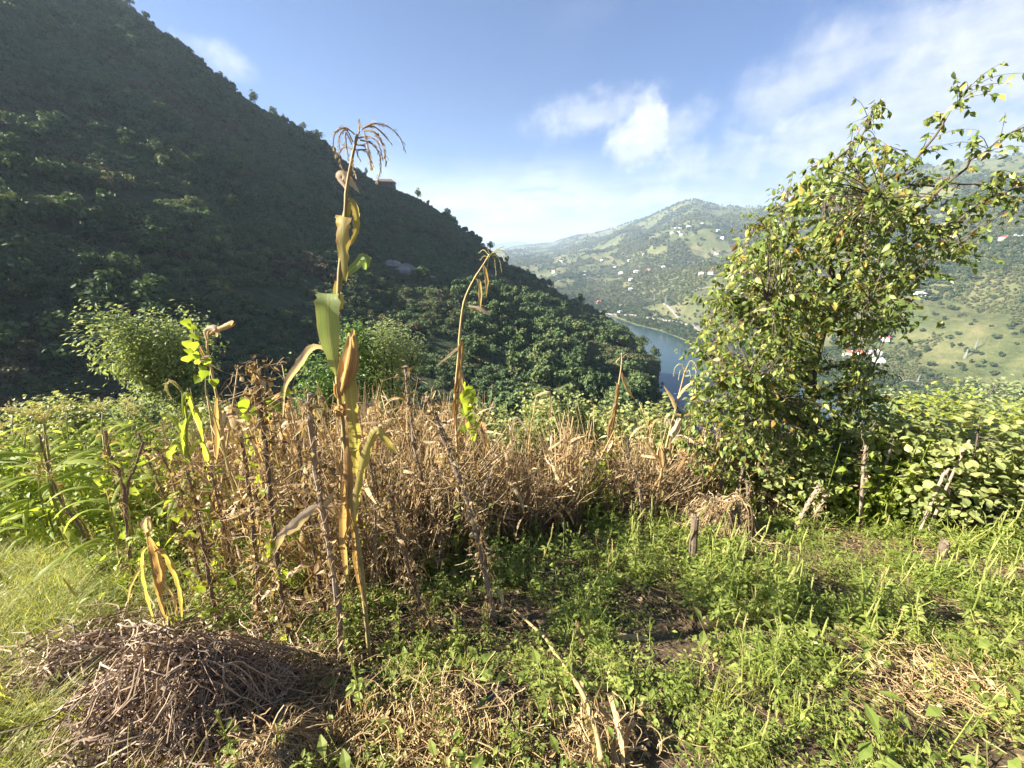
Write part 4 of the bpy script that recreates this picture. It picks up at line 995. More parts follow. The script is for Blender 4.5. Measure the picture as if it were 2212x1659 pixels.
tassel(t, [[(1343, 775), (1347, 763), (1358, 764)], [(1343, 775), (1352, 766), (1356, 775)]], Y, TASSEL, 0.012, 0.02, 0.003)
Y = 3.3; t, b = based(Y, (1420, 1140), 'dry yellow corn plant with bushy tassel beside the fruit tree')
stalk(t, [down(b), (1418, 1120), (1424, 1050), (1440, 960), (1458, 890), (1470, 840), (1480, 800)], Y, 0.015, 0.005, STALK_TAN)
for pts, w, k in (([(1459, 884), (1450, 860), (1434, 834)], [0.02, 0.035, 0.004], 'd'), ([(1453, 893), (1470, 896), (1490, 897), (1488, 915), (1470, 945)], [0.015, 0.024, 0.024, 0.02, 0.005], 'd'), ([(1446, 940), (1462, 910), (1468, 905), (1460, 935), (1448, 958)], [0.03, 0.05, 0.055, 0.04, 0.01], 'w'),
                  ([(1450, 920), (1440, 905), (1436, 920)], [0.02, 0.03, 0.01], 'w'), ([(1428, 1000), (1405, 970), (1390, 945)], [0.02, 0.035, 0.006], 'd'), ([(1450, 945), (1448, 975), (1452, 998)], [0.03, 0.03, 0.005], 'b'), ([(1463, 860), (1480, 838), (1500, 822)], [0.02, 0.03, 0.01], 'd'),
                  ([(1428, 1030), (1410, 1060), (1398, 1100)], [0.02, 0.03, 0.005], 'd'), ([(1424, 1050), (1432, 1090), (1428, 1130)], [0.03, 0.04, 0.01], 'd')):
    blade(t, pts, Y-0.02, w, k, 0.4, 0.35, 9)
husk(t, (1431, 1010), (1427, 965), Y-0.02, 0.05, HUSK)
tassel(t, [[(1478, 810), (1482, 795), (1488, 784)], [(1480, 805), (1470, 785), (1458, 795), (1455, 812)], [(1480, 805), (1475, 788), (1464, 788)], [(1482, 800), (1495, 788), (1503, 800), (1502, 815)], [(1482, 800), (1490, 780), (1499, 783), (1505, 795)], [(1480, 808), (1488, 800), (1492, 815)], [(1480, 808), (1470, 800), (1466, 818)]], Y, TASSEL_G, 0.014, 0.016, 0.0025, 0.1)
Y = 3.6; t, b = based(Y, (1150, 960), 'thin dry corn stalk with its top bent over like a hook')
stalk(t, [down(b), (1142, 980), (1150, 910), (1156, 870), (1160, 852)], Y, 0.009, 0.004, STALK_TAN)
blade(t, [(1158, 856), (1172, 849), (1186, 848), (1190, 862), (1189, 900)], Y-0.01, [0.016, 0.022, 0.024, 0.02, 0.01], 'd', 0.4, 0.4, 10); blade(t, [(1152, 880), (1168, 878), (1183, 886), (1187, 920)], Y-0.01, [0.01, 0.016, 0.016, 0.006], 'd', 0.4, 0.4, 9)
blade(t, [(1140, 935), (1125, 910), (1112, 905), (1106, 930), (1108, 960)], Y-0.01, [0.01, 0.022, 0.03, 0.026, 0.008], 'w', 0.4, 0.4, 10)
tassel(t, [[(1144, 925), (1150, 900), (1156, 885)], [(1144, 925), (1138, 905), (1132, 898)], [(1144, 925), (1142, 905), (1140, 893)], [(1144, 925), (1152, 908), (1160, 902)]], Y, TASSEL_G, 0.012, 0.02, 0.002)
Y = 2.2; t, b = based(Y, (492, 1000), 'dry corn stalk with rolled brown top leaves, overgrown by bean leaves')
stalk(t, [down(b), (493, 1010), (478, 900), (465, 840), (455, 790), (447, 740), (452, 715)], Y, 0.010, 0.004, STALK_TAN)
for pts, w, k in (([(452, 722), (466, 712), (482, 706), (503, 697), (500, 703)], [0.01, 0.03, 0.036, 0.03, 0.01], 'b'), ([(448, 740), (443, 715), (458, 707), (470, 712), (468, 728)], [0.012, 0.026, 0.04, 0.036, 0.01], 'w'), ([(455, 790), (440, 770), (428, 745)], [0.016, 0.022, 0.004], 'b'), ([(452, 770), (436, 775), (428, 788)], [0.012, 0.02, 0.01], 'w'),
                  ([(470, 860), (468, 900), (470, 960), (466, 1000)], [0.016, 0.026, 0.03, 0.004], 'd'), ([(480, 920), (484, 890), (482, 892)], [0.02, 0.03, 0.01], 'w')):
    blade(t, pts, Y-0.01, w, k, 0.4, 0.5, 9)
Y = 2.3; t, b = based(Y, (404, 940), 'green corn plant with pale arching tassel at the left edge of the bean rows')
stalk(t, [down(b), (412, 1000), (404, 900), (394, 850), (385, 832)], Y, 0.010, 0.004, STALK_GREEN)
for pts, w in (([(398, 900), (396, 862), (405, 850), (413, 870), (420, 905)], [0.015, 0.03, 0.036, 0.03, 0.004]), ([(402, 920), (418, 885), (430, 900), (440, 960)], [0.015, 0.034, 0.034, 0.004]), ([(402, 905), (396, 940), (398, 985)], [0.02, 0.03, 0.004]),
               ([(404, 960), (380, 910), (360, 900), (352, 905)], [0.015, 0.03, 0.034, 0.01]), ([(408, 980), (430, 950), (446, 980), (450, 1040)], [0.015, 0.036, 0.036, 0.004]), ([(410, 1000), (385, 960), (368, 980), (362, 1030)], [0.015, 0.036, 0.036, 0.004])):
    blade(t, pts, Y-0.01, w, 'g', 0.4, 0.35, 11)
tassel(t, [[(388, 845), (380, 828), (366, 820)]]+[[(388, 842), (380-2*k, 826), (366-2*k, 822+3*k), (356+4*k, 842+5*k)] for k in range(6)]+[[(388, 842), (372, 824), (352, 830)]], Y, TASSEL_G, 0.010, 0.012, 0.002, 0.08)
b = gp(352, 1372); Y = float(b[1]); t = thing('corn_plant', 'orange and olive corn plant with all leaves hanging, behind the brush heap', 'corn', b)
stalk(t, [(362, 1372), (340, 1270), (322, 1180), (316, 1120)], Y, 0.009, 0.005, STALK_TAN)
for pts, w, k in (([(322, 1178), (309, 1196), (311, 1245), (322, 1300), (335, 1350)], [0.008, 0.016, 0.020, 0.015, 0.003], 'y'), ([(320, 1160), (333, 1185), (345, 1225), (349, 1262), (346, 1290)], [0.010, 0.030, 0.040, 0.032, 0.008], 'b'),
                  ([(330, 1190), (352, 1192), (376, 1232), (391, 1285), (393, 1342)], [0.008, 0.020, 0.026, 0.022, 0.003], 'y'), ([(332, 1245), (340, 1275), (352, 1315), (366, 1362)], [0.008, 0.018, 0.018, 0.003], 'b'),
                  ([(317, 1150), (311, 1132), (319, 1118), (327, 1148)], [0.016, 0.026, 0.020, 0.008], 'w'), ([(340, 1255), (362, 1270), (380, 1310), (377, 1356)], [0.006, 0.013, 0.013, 0.003], 'd'), ([(326, 1210), (300, 1235), (282, 1270), (276, 1302)], [0.006, 0.013, 0.012, 0.003], 'd')):
    blade(t, pts, Y-0.015, w, k, r4.uniform(-0.7, 0.9), 0.5, 11, wave=0.3)

# ------------------------------------------------------------------ scattered dry corn and green corn
def corn_proto(name, h, n, keys, seed, stalkmat, width=0.045, tas=None):
    r0 = np.random.default_rng(seed)
    t = thing(name, None, None)
    mb = MB(); q = np.linspace(0, 1, 9); lean = r0.normal(size=2)*0.10
    P = np.stack([lean[0]*q**2*h+0.02*np.sin(q*5), lean[1]*q**2*h, q*h-0.03], 1); mb.tube(P, np.linspace(0.011, 0.004, 9), 6); mb.build('stalk', stalkmat, t, True)
    for i in range(n):
        f = r0.uniform(0.12, 0.95); p = arr(lean[0]*f*f*h, lean[1]*f*f*h, f*h); th = r0.uniform(0, 6.28)+i*2.4
        L = r0.uniform(0.28, 0.6)*(1.25-f*0.6); k = keys[i % len(keys)]; up = r0.uniform(0.3, 1.3) if k == 'g' else r0.uniform(-0.4, 1.0); droop = r0.uniform(0.7, 1.5) if k == 'g' else r0.uniform(1.0, 2.6)
        s_ = np.linspace(0, 1, 9)
        rad = np.cumsum(np.cos(np.clip(math.atan(up)-s_*droop*1.3, -1.55, 1.5)))/9*L; zz = np.cumsum(np.sin(np.clip(math.atan(up)-s_*droop*1.3, -1.55, 1.5)))/9*L
        Q = p+np.stack([rad*math.cos(th), rad*math.sin(th), zz], 1); Q[0] = p
        W = width*np.sin(math.pi*np.clip(s_*0.9+0.12, 0, 0.99))**0.7*r0.uniform(0.6, 1.1)
        mb = MB(); mb.ribbon(Q, W, arr(-math.sin(th), math.cos(th), r0.uniform(-0.4, 0.4)), r0.uniform(0, 1), 0.45, 0, 0.25)
        mb.build('leaf', MATS[k], t, True)
    if tas is not None:
        mb = MB(); p = P[-1]
        for k in range(9):
            th = k*0.7; L = r0.uniform(0.12, 0.22); s_ = np.linspace(0, 1, 7); sp = 0.5 if k else 0.1
            Q = p+np.stack([sp*L*s_*math.cos(th), sp*L*s_*math.sin(th), L*(s_-0.55*s_**2.2*(k > 0))], 1); mb.tube(Q, np.linspace(0.0028, 0.001, 7), 4, r0.uniform(0, 1))
            for i_ in range(1, 7):
                for z_ in range(3):
                    v = r0.normal(size=3); mb.leaf(Q[i_], v+(Q[i_]-Q[i_-1])*40, v[::-1], 0.016, 0.005, 0.1, r0.uniform(0, 1), n=2)
        mb.build('tassel', tas, t)
    return t
def drop(o):
    for c_ in list(o.children): bpy.data.objects.remove(c_)
    bpy.data.objects.remove(o)
EDGE_X = [0, 150, 300, 480, 700, 900, 1050, 1300, 1450, 1700, 1850, 2212, 3000]; EDGE_Y = [1190, 1210, 1260, 1290, 1300, 1270, 1185, 1140, 1125, 1135, 1140, 1125, 1110]
def edge(px): return np.interp(px, EDGE_X, EDGE_Y)
def ground_pts(n, x0, x1, y0, y1, r0=r4):
    x = r0.uniform(x0, x1, n); y = r0.uniform(y0, y1, n); z = field_z(x, y); u, v, f = project(np.stack([x, y, z], 1))
    return x, y, z, u, v
dry = [corn_proto('dry_corn', (1.1, 0.95, 1.3, 0.8, 1.15)[i], (6, 5, 7, 5, 6)[i], ['d', 'b', 'd', 'w'], 60+i, STALK_TAN, 0.036) for i in range(5)]
x, y, z, u, v = ground_pts(2600, -3, 5, 1.7, 7.5)
ok = (v < edge(u)-8) & (u > 470) & (u < 1640) & (y < np.where(u > 1030, 4.5, 7.2))
sel = np.nonzero(ok)[0]; cnt = 0
for i in sel:
    if cnt >= 170: break
    if r4.uniform() > 0.45: continue
    o = copy_tree(dry[cnt % 5]); o.location = (x[i], y[i], z[i]-0.01); o.rotation_euler = (r4.normal()*0.2, r4.normal()*0.2, r4.uniform(0, 6.28))
    s_ = r4.uniform(0.75, 1.3)*(0.85 if u[i] > 1000 else 1.0); o.scale = (s_, s_, s_)
    tag(o, 'short brown dried-up corn stalk in the dead bean and corn rows', 'corn', 'dried corn stalks in the middle of the field'); cnt += 1
for o in dry: drop(o)
grn = [corn_proto('green_corn', (0.75, 0.6, 0.9)[i], (8, 7, 9)[i], ['g'], 80+i, STALK_GREEN, 0.05, TASSEL_G if i == 2 else None) for i in range(3)]
x, y, z, u, v = ground_pts(2500, -6.5, -0.6, 2.1, 5.4)
ok = (v < edge(u)+10) & (u > -40) & (u < 440); cnt = 0
for i in np.nonzero(ok)[0]:
    if cnt >= 66: break
    if r4.uniform() > 0.25 or (u[i] > 300 and r4.uniform() > 0.35): continue
    o = copy_tree(grn[cnt % 3]); o.location = (x[i], y[i], z[i]-0.01); o.rotation_euler = (r4.normal()*0.1, r4.normal()*0.1, r4.uniform(0, 6.28)); s_ = r4.uniform(0.85, 1.35); o.scale = (s_, s_, s_)
    tag(o, 'low bright green corn plant with arching leaves in the left patch', 'corn', 'young green corn in the left patch'); cnt += 1
for o in grn: drop(o)

# ------------------------------------------------------------------ bean poles
def curl(p, n, L, r0, kink=0.9, grav=0.0):
    d = r0.normal(size=3); d /= np.linalg.norm(d); Q = [np.asarray(p, float)]; a = r0.normal(size=3)*kink
    for i in range(n):
        d = d+a*0.35+r0.normal(size=3)*kink*0.25; d[2] -= grav; d /= np.linalg.norm(d); Q.append(Q[-1]+d*L/n)
        if r0.uniform() < 0.2: a = r0.normal(size=3)*kink
    return np.array(Q)
def curls(p, n, L, r0, kink=0.9, grav=0.0):
    """many wandering stems at once"""
    p = np.asarray(p, float); c = len(p); L = np.broadcast_to(np.asarray(L, float), (c,))
    d = r0.normal(size=(c, 3)); d /= np.linalg.norm(d, axis=1)[:, None]; a = r0.normal(size=(c, 3))*kink; Q = [p]
    for i in range(n):
        d = d+a*0.35+r0.normal(size=(c, 3))*kink*0.25; d[:, 2] -= grav; d /= np.linalg.norm(d, axis=1)[:, None]; Q.append(Q[-1]+d*(L/n)[:, None])
        sw = r0.uniform(size=c) < 0.2; a = np.where(sw[:, None], r0.normal(size=(c, 3))*kink, a)
    return np.stack(Q, 1)
def vine_on(P, turns, leaves, seed, root, mat=None, green=0, reach=0.05):
    """withered bean vine wound round a pole"""
    r0 = np.random.default_rng(seed); mb = MB(); n = len(P)
    L = np.linalg.norm(np.diff(P, axis=0), axis=1).sum()
    for k in range(2):
        m = int(turns*9)+4; Q = spline(P, m); ph = r0.uniform(0, 6)
        rr = 0.016+0.008*r0.uniform(size=m); th = ph+np.linspace(0, turns*6.28, m)*(1 if k else 0.8)
        Q = Q+np.stack([rr*np.cos(th), rr*np.sin(th), r0.normal(size=m)*0.006], 1); mb.tube(Q, 0.0022, 4, r0.uniform(0.3, 0.9))
    S60 = spline(P, 60); leaves = int(leaves*1.6); m1 = leaves//2
    def some(m): return S60[r0.integers(2, 59, m)]+r0.normal(size=(m, 3))*arr(1, 1, 0.6)*reach*0.6
    mb.tubes(curls(some(m1), 8, r0.uniform(0.06, 0.22, m1), r0, 0.8, 0.08), np.full(m1, 0.0013), 3, r0.uniform(0.2, 1, m1))
    m2 = leaves; dd = r0.normal(size=(m2, 3)); dd[:, 2] -= 0.8
    mb.leaves(some(m2), dd, r0.normal(size=(m2, 3)), r0.uniform(0.018, 0.045, m2), r0.uniform(0.010, 0.026, m2), r0.uniform(-0.8, 0.9, m2), r0.uniform(0, 1, m2), r0.uniform(0.2, 1.2, m2))
    child(mb, 'dried_vine', mat or VINE_DRY, root)
    if green:
        mb = MB()
        for k in range(green):
            p = spline(P, 60)[int(r0.uniform(0.05, 1)*59)]+r0.normal(size=3)*0.05; d = r0.normal(size=3); d[2] -= 0.5
            mb.leaf(p, d, arr(0, 0, 1)+r0.normal(size=3)*0.5, r0.uniform(0.04, 0.075), r0.uniform(0.035, 0.06), 0.3, r0.uniform(0, 1), 0.25, shape='heart')
        child(mb, 'green_leaves', BEAN, root)
def pole(pts, r, label, mat=POLE, Y=None, vine=60, green=0, seed=0, name='bean_pole', fork=None, knots=True, taper=0.75, reach=0.05):
    b = gp(*pts[-1]) if Y is None else None
    if Y is None: Y = float(b[1])
    else:
        p = at(pts[-1][0], pts[-1][1], Y); b = arr(p[0], Y, field_z(p[0], Y))
        if b[2] < p[2]-0.03: pts = list(pts)+[down(b)]
    t = thing(name, label, 'pole', b, group='bean poles standing in the field')
    r = r*0.72; r0 = np.random.default_rng(500+seed)
    P = pxpath(pts, Y, 26); P = P+r0.normal(size=P.shape)*r*0.16; P[-1, 2] -= 0.03
    rad = np.linspace(r*taper, r, 26)*(1+0.12*r0.normal(size=26)); rad = rad*(1+0.3*(r0.uniform(size=26) < 0.1))
    mb = MB(); mb.tube(P, rad, 8)
    if knots:
        for k in range(4):
            i = r0.integers(2, 24); v = r0.normal(size=3); v[2] = abs(v[2]); v /= np.linalg.norm(v); mb.tube([P[i], P[i]+v*r*2.2], [r*0.45, r*0.3], 5)
    child(mb, 'shaft', mat, t, False)
    if fork is not None:
        Q = pxpath(fork, Y, 10); mb = MB(); mb.tube(Q, np.linspace(r*0.6, r*0.75, 10), 7); child(mb, 'fork', mat, t)
    if vine: vine_on(P[::-1], max(3, vine/14), vine, 900+seed, t, None, green, reach)
    return t
POLES = [
 ([(668, 850), (671, 900), (680, 1000), (692, 1080), (712, 1180), (730, 1290), (737, 1432)], 0.017, 'thick grey pole with splintered top left of the tall corn plant', POLE, None, 90, 0),
 ([(542, 782), (556, 830), (566, 900), (575, 980), (585, 1080), (598, 1200), (612, 1310), (632, 1405)], 0.014, 'tall brown pole wrapped in dry vines, second left of the tall corn', POLE_D, None, 150, 10),
 ([(520, 930), (535, 1040), (548, 1150), (556, 1260), (560, 1378)], 0.013, 'straight pole under dry corn leaves, third left of the tall corn', POLE_D, None, 110, 12),
 ([(875, 790), (880, 840), (888, 900), (900, 990), (915, 1060)], 0.018, 'bare grey pole tip sticking up above the vines before the green shrub', POLE, 2.5, 70, 0),
 ([(922, 858), (945, 910), (975, 990), (1008, 1080), (1030, 1160), (1050, 1250), (1070, 1345)], 0.017, 'stout grey leaning pole in the middle, upright face lit', POLE, None, 110, 0),
 ([(985, 1010), (1012, 1070), (1035, 1140), (1052, 1230), (1064, 1325)], 0.012, 'dark thin pole crossing behind the stout grey leaning pole', POLE_D, None, 60, 0),
 ([(838, 1050), (855, 1130), (880, 1220), (905, 1300), (938, 1375)], 0.013, 'dark pole covered with black dry vine right of the tall corn', POLE_D, None, 110, 0),
 ([(84, 938), (105, 1010), (130, 1080), (160, 1120), (188, 1170), (206, 1215)], 0.012, 'dark bare pole slanting among green corn at the left', POLE_D, None, 14, 0),
 ([(228, 930), (236, 985), (252, 1010), (268, 1060), (272, 1110), (280, 1190), (292, 1262)], 0.015, 'crooked forked pole left of the bean rows', POLE_D, None, 40, 4),
 ([(338, 968), (362, 1010), (385, 1070), (402, 1130), (425, 1220), (442, 1290)], 0.012, 'dark slanting pole right of the crooked forked pole', POLE_D, None, 80, 14),
 ([(404, 1015), (420, 1080), (438, 1170), (455, 1270), (470, 1352)], 0.012, 'brown viny pole between the orange corn and the dry rows', POLE_D, None, 100, 14),
 ([(610, 1008), (625, 1035), (648, 1070), (675, 1110), (700, 1165), (718, 1230)], 0.012, 'pale-lit pole tip leaning towards the thick grey pole', POLE, 1.9, 60, 0),
 ([(455, 1000), (470, 1080), (490, 1170), (515, 1290)], 0.010, 'thin dark pole inside the leafy dry rows, left centre', POLE_D, None, 80, 10),
 ([(300, 935), (318, 990), (345, 1050)], 0.010, 'slim dark pole behind the left green corn', POLE_D, 2.6, 14, 3),
 ([(640, 930), (650, 1000), (662, 1080), (676, 1180), (690, 1260)], 0.011, 'slim dark pole just left of the thick grey pole', POLE_D, 1.75, 60, 0),
 ([(760, 960), (775, 1040), (800, 1130), (830, 1230)], 0.011, 'thin pole behind the tall corn plant, hung with vines', POLE_D, 2.1, 70, 0),
 ([(790, 965), (805, 1040), (812, 1130), (806, 1230), (790, 1310)], 0.010, 'bowed thin stick right of the tall corn stem', POLE, 1.75, 30, 0),
 ([(945, 1000), (948, 1080), (950, 1180), (955, 1280)], 0.010, 'thin upright stick in the dead rows left of the leaning pole', POLE_D, 2.1, 60, 0),
 ([(1355, 940), (1361, 992), (1376, 1031), (1384, 1080), (1386, 1146)], 0.016, 'slim bent stick at the right end of the dead rows', POLE, None, 40, 0),
 ([(1494, 992), (1493, 1061), (1489, 1110)], 0.016, 'grey stick at the left side of the brown brush pile', POLE, None, 30, 0),
 ([(1522, 1016), (1506, 1050), (1498, 1084), (1496, 1112)], 0.015, 'bleached slanting stick behind the brown brush pile', POLE_L, 3.4, 8, 0),
 ([(1563, 1012), (1556, 1046), (1550, 1080), (1547, 1118)], 0.014, 'bleached thin stick rising behind the brush pile, beside the tree', POLE_L, 3.4, 8, 0),
 ([(1609, 1000), (1597, 1045), (1590, 1075), (1588, 1110)], 0.020, 'thick bleached pole leaning at the right of the brush pile', POLE_L, 3.3, 20, 0),
 ([(1651, 974), (1656, 1005), (1657, 1045)], 0.018, 'bleached pole tip under the fruit tree, right of the brush pile', POLE_L, 3.4, 8, 0),
 ([(1692, 994), (1685, 1047), (1680, 1118)], 0.015, 'pale upright stick with dry vine under the fruit tree', POLE_L, None, 40, 0),
 ([(1614, 1040), (1617, 1095), (1620, 1152)], 0.024, 'dark thick post right behind the brush pile', POLE_D, None, 20, 0),
 ([(1870, 964), (1865, 1020), (1861, 1080), (1860, 1150)], 0.021, 'straight pale pole standing alone in front of the bright bean leaves', POLE_L, None, 10, 4),
 ([(1768, 1050), (1748, 1085), (1728, 1120), (1708, 1156)], 0.024, 'pale broken pole leaning steeply left of the lone pale pole', POLE_L, None, 6, 2),
 ([(1790, 1058), (1772, 1092), (1750, 1122), (1736, 1142)], 0.018, 'second leaning pole close beside the pale broken one', POLE_L, None, 10, 4),
 ([(1928, 938), (1924, 960), (1918, 985)], 0.018, 'pole tip poking out above the bright bean leaves', POLE, 3.3, 0, 3),
 ([(2094, 950), (2085, 970), (2072, 992)], 0.016, 'grey pole tip slanting in the round-leaved bush at right', POLE_L, 3.0, 0, 0),
 ([(2050, 1013), (2042, 1025), (2034, 1035)], 0.016, 'short pale pole end in the lower right bush', POLE_L, 2.9, 0, 0)]
for i, (pts, r, lab, mt, Yb, vn, gr) in enumerate(POLES):
    pole(pts, r, lab, mt, Yb, vn, gr, i, fork=[(310, 955), (300, 985), (291, 1015), (279, 1035), (272, 1090)] if i == 8 else None)
# splinters on the thick pole's top
tp = [o for o in scene.objects if o.name == 'bean_pole'][0]
mb = MB(); P = at(669, 880, float(gp(737, 1432)[1]))
for k in range(9): mb.tube([P+r4.normal(size=3)*arr(0.006, 0.006, 0.002), P+r4.normal(size=3)*arr(0.006, 0.006, 0)+arr(0, 0, r4.uniform(0.03, 0.075))], [0.005, 0.001], 4)
child(mb, 'splinter', POLE, tp)
# cut post stumps
def stump(top, bottom, r, lab):
    b = gp(*bottom); t = thing('post_stump', lab, 'post', b, group='short cut posts in the weeds'); P = pxpath([bottom, top], float(b[1]), 8); P[0, 2] -= 0.04
    mb = MB(); mb.tube(P, r*(1+0.06*r4.normal(size=8)), 9); child(mb, 'post', POLE_D, t)
    mb = MB(); 
    for k in range(7): mb.tube([P[-1]+r4.normal(size=3)*arr(r*0.4, r*0.4, 0), P[-1]+r4.normal(size=3)*arr(r*0.4, r*0.4, 0)+arr(0, 0, r4.uniform(0.01, 0.03))], [0.008, 0.003], 4)
    child(mb, 'split_wood', POLE_D, t)
stump((1502, 1118), (1495, 1214), 0.028, 'short dark cut post in front of the brown brush pile')
stump((2042, 1172), (2031, 1212), 0.030, 'greyish post stub leaning in the weeds at right')
# ------------------------------------------------------------------ dead bean vines filling the rows
def tangle(seed, h, w, nst, nlf, mat):
    r0 = np.random.default_rng(seed); mb = MB()
    m1 = int(nst*0.6); m2 = nst-m1
    s_ = np.linspace(0, 1, 8)[None, :]; p = r0.normal(size=(m1, 2))*w*0.4; q = r0.normal(size=(m1, 2))*w*0.5; hh = h*r0.uniform(0.6, 1.4, (m1, 1)); ph = r0.uniform(0, 6, (m1, 1))
    mb.tubes(np.stack([p[:, :1]+q[:, :1]*s_+0.02*np.sin(s_*9+ph), p[:, 1:]+q[:, 1:]*s_+0.02*np.cos(s_*8+ph), s_*hh], -1), np.full(m1, 1.0)[:, None]*np.linspace(0.0055, 0.0020, 8), 4, r0.uniform(0.45, 1, m1))
    p = r0.normal(size=(m2, 3))*w*0.4; p[:, 2] = r0.uniform(0, h*0.95, m2); mb.tubes(curls(p, 8, r0.uniform(0.12, 0.38, m2), r0, 0.7, 0.06), np.full(m2, 0.0015), 3, r0.uniform(0.2, 1, m2))
    p = r0.normal(size=(nlf, 3))*w*0.45; p[:, 2] = h*r0.uniform(0.05, 1, nlf)**0.8; d = r0.normal(size=(nlf, 3)); d[:, 2] -= 1.0
    mb.leaves(p, d, r0.normal(size=(nlf, 3)), r0.uniform(0.025, 0.08, nlf), r0.uniform(0.008, 0.026, nlf), r0.uniform(-0.9, 0.9, nlf), r0.uniform(0, 1, nlf), r0.uniform(0.2, 1.3, nlf))
    m3 = 9; th = r0.uniform(0, 6.28, m3); p = np.stack([r0.normal(size=m3)*w*0.4, r0.normal(size=m3)*w*0.4, h*r0.uniform(0.3, 1.0, m3)], 1)
    mb.leaves(p, np.stack([np.cos(th), np.sin(th), r0.uniform(-0.8, 0.9, m3)], 1), r0.normal(size=(m3, 3)), r0.uniform(0.12, 0.30, m3), r0.uniform(0.014, 0.03, m3), r0.uniform(0.2, 1.3, m3), r0.uniform(0.4, 1, m3), r0.uniform(0.2, 0.9, m3), n=6)
    return proto(mb, 'tangle', mat)
tg = [tangle(200+i, (0.75, 0.6, 0.9, 0.5)[i], 0.22, 60, 56, VINE_DRY) for i in range(4)]
x, y, z, u, v = ground_pts(9000, -4, 6, 1.6, 8.2, r4)
p_keep = np.where(u < 470, 0.10*(u > 420), np.where(u < 1000, 0.17, np.where(u < 1500, 0.27, 0.16*(u < 1720))))
front = v > edge(u)-5
gap = fbm(x*1.7, y*1.7, 3, 131)
keep = (r4.uniform(size=len(x)) < p_keep*np.clip((gap-0.25)*3.5, 0.1, 1.3)) & ~front & (y < np.where(u > 1030, 4.4, 8.2))
x, y, z, u = x[keep], y[keep], z[keep], u[keep]; n = len(x)
scatter('dead_bean_vines', tg, np.stack([x, y, z-0.02], 1), np.stack([r4.normal(size=n)*0.28, r4.normal(size=n)*0.28, r4.uniform(0, 6.28, n)], 1),
        r4.uniform(0.4, 1.35, n)*np.where(u > 1050, 0.85, 1.0), r4.integers(0, 4, n), 'tangle of brown dead bean vines and withered leaves in the rows', 'dead vines')
def beanclump(seed, h, w, n, mat, size=0.06, stems=8):
    r0 = np.random.default_rng(seed); mb = MB()
    for k in range(stems):
        q = r0.normal(size=2)*w*0.5; mb.tube([(q[0]*0.4, q[1]*0.4, 0), (q[0]*0.8, q[1]*0.8, h*0.5), (q[0], q[1], h*r0.uniform(0.7, 1))], [0.004, 0.003, 0.002], 4, 0.4)
    p = r0.normal(size=(n, 3))*w*0.45; p[:, 2] = h*r0.uniform(0.08, 1, n); th = r0.uniform(0, 6.28, n)
    mb.leaves(p, np.stack([np.cos(th), np.sin(th), r0.uniform(-0.9, 0.2, n)], 1), arr(0, 0, 1)+r0.normal(size=(n, 3))*0.35, size*r0.uniform(0.6, 1.2, n), size*0.8*r0.uniform(0.6, 1.1, n), 0.3, r0.uniform(0, 1, n), 0.2, 0, 'heart', 3)
    return proto(mb, 'bean', mat)
bc = [beanclump(220+i, (0.6, 0.75, 0.45)[i], 0.26, 60, BEAN) for i in range(3)]
x, y, z, u, v = ground_pts(7000, -9, 7, 1.5, 8.6, r4)
pk = np.where(u < 330, 0.42, np.where(u < 700, 0.20, np.where(u < 1000, 0.08, np.where(u < 1700, 0.035, 0.0))))
pk = np.where((u > 1740) & (u < 2020) & (y < 4.2), 0.55, pk); pk = np.where((u >= 2020) & (y < 4), 0.15, pk)
keep = (r4.uniform(size=len(x)) < pk) & (v < edge(u)) & (u > -300) & (u < 2500)
x, y, z, u = x[keep], y[keep], z[keep], u[keep]; n = len(x)
scatter('bean_foliage', bc, np.stack([x, y, z-0.02], 1), np.stack([r4.normal(size=n)*0.1, r4.normal(size=n)*0.1, r4.uniform(0, 6.28, n)], 1), r4.uniform(0.6, 1.1, n)*np.where(u > 1700, 1.35, 1.0), r4.integers(0, 3, n), 'yellowish green bean leaves filling the left patch and right edge of the rows', 'bean plants')
# thin dry tassels above the left patch
tp_ = []
for i in range(2):
    mb = MB(); r0 = np.random.default_rng(240+i); mb.tube([(0, 0, 0), (0.02, 0, 0.5), (0, 0.02, 0.85)], [0.004, 0.003, 0.002], 4, 0.5)
    for k in range(11):
        th = k*0.62; L = r0.uniform(0.10, 0.2); s_ = np.linspace(0, 1, 6); mb.tube(arr(0, 0.02, 0.80+0.004*k)+np.stack([0.6*L*s_*math.cos(th), 0.6*L*s_*math.sin(th), L*(0.9*s_-0.7*s_**2)], 1), 0.0022, 3, r0.uniform(0.3, 1))
    tp_.append(proto(mb, 'tassel_stalk', TASSEL_G))
x, y, z, u, v = ground_pts(900, -8, 0, 2.4, 8.0, r4); keep = (r4.uniform(size=len(x)) < 0.34) & (u > -50) & (u < 520)
x, y, z = x[keep], y[keep], z[keep]; n = len(x)
scatter('grass_seed_heads', tp_, np.stack([x, y, z], 1), np.stack([r4.normal(size=n)*0.12, r4.normal(size=n)*0.12, r4.uniform(0, 6.28, n)], 1), r4.uniform(0.7, 1.1, n), r4.integers(0, 2, n), 'feathery straw coloured seed heads over the left patch', 'seed heads')

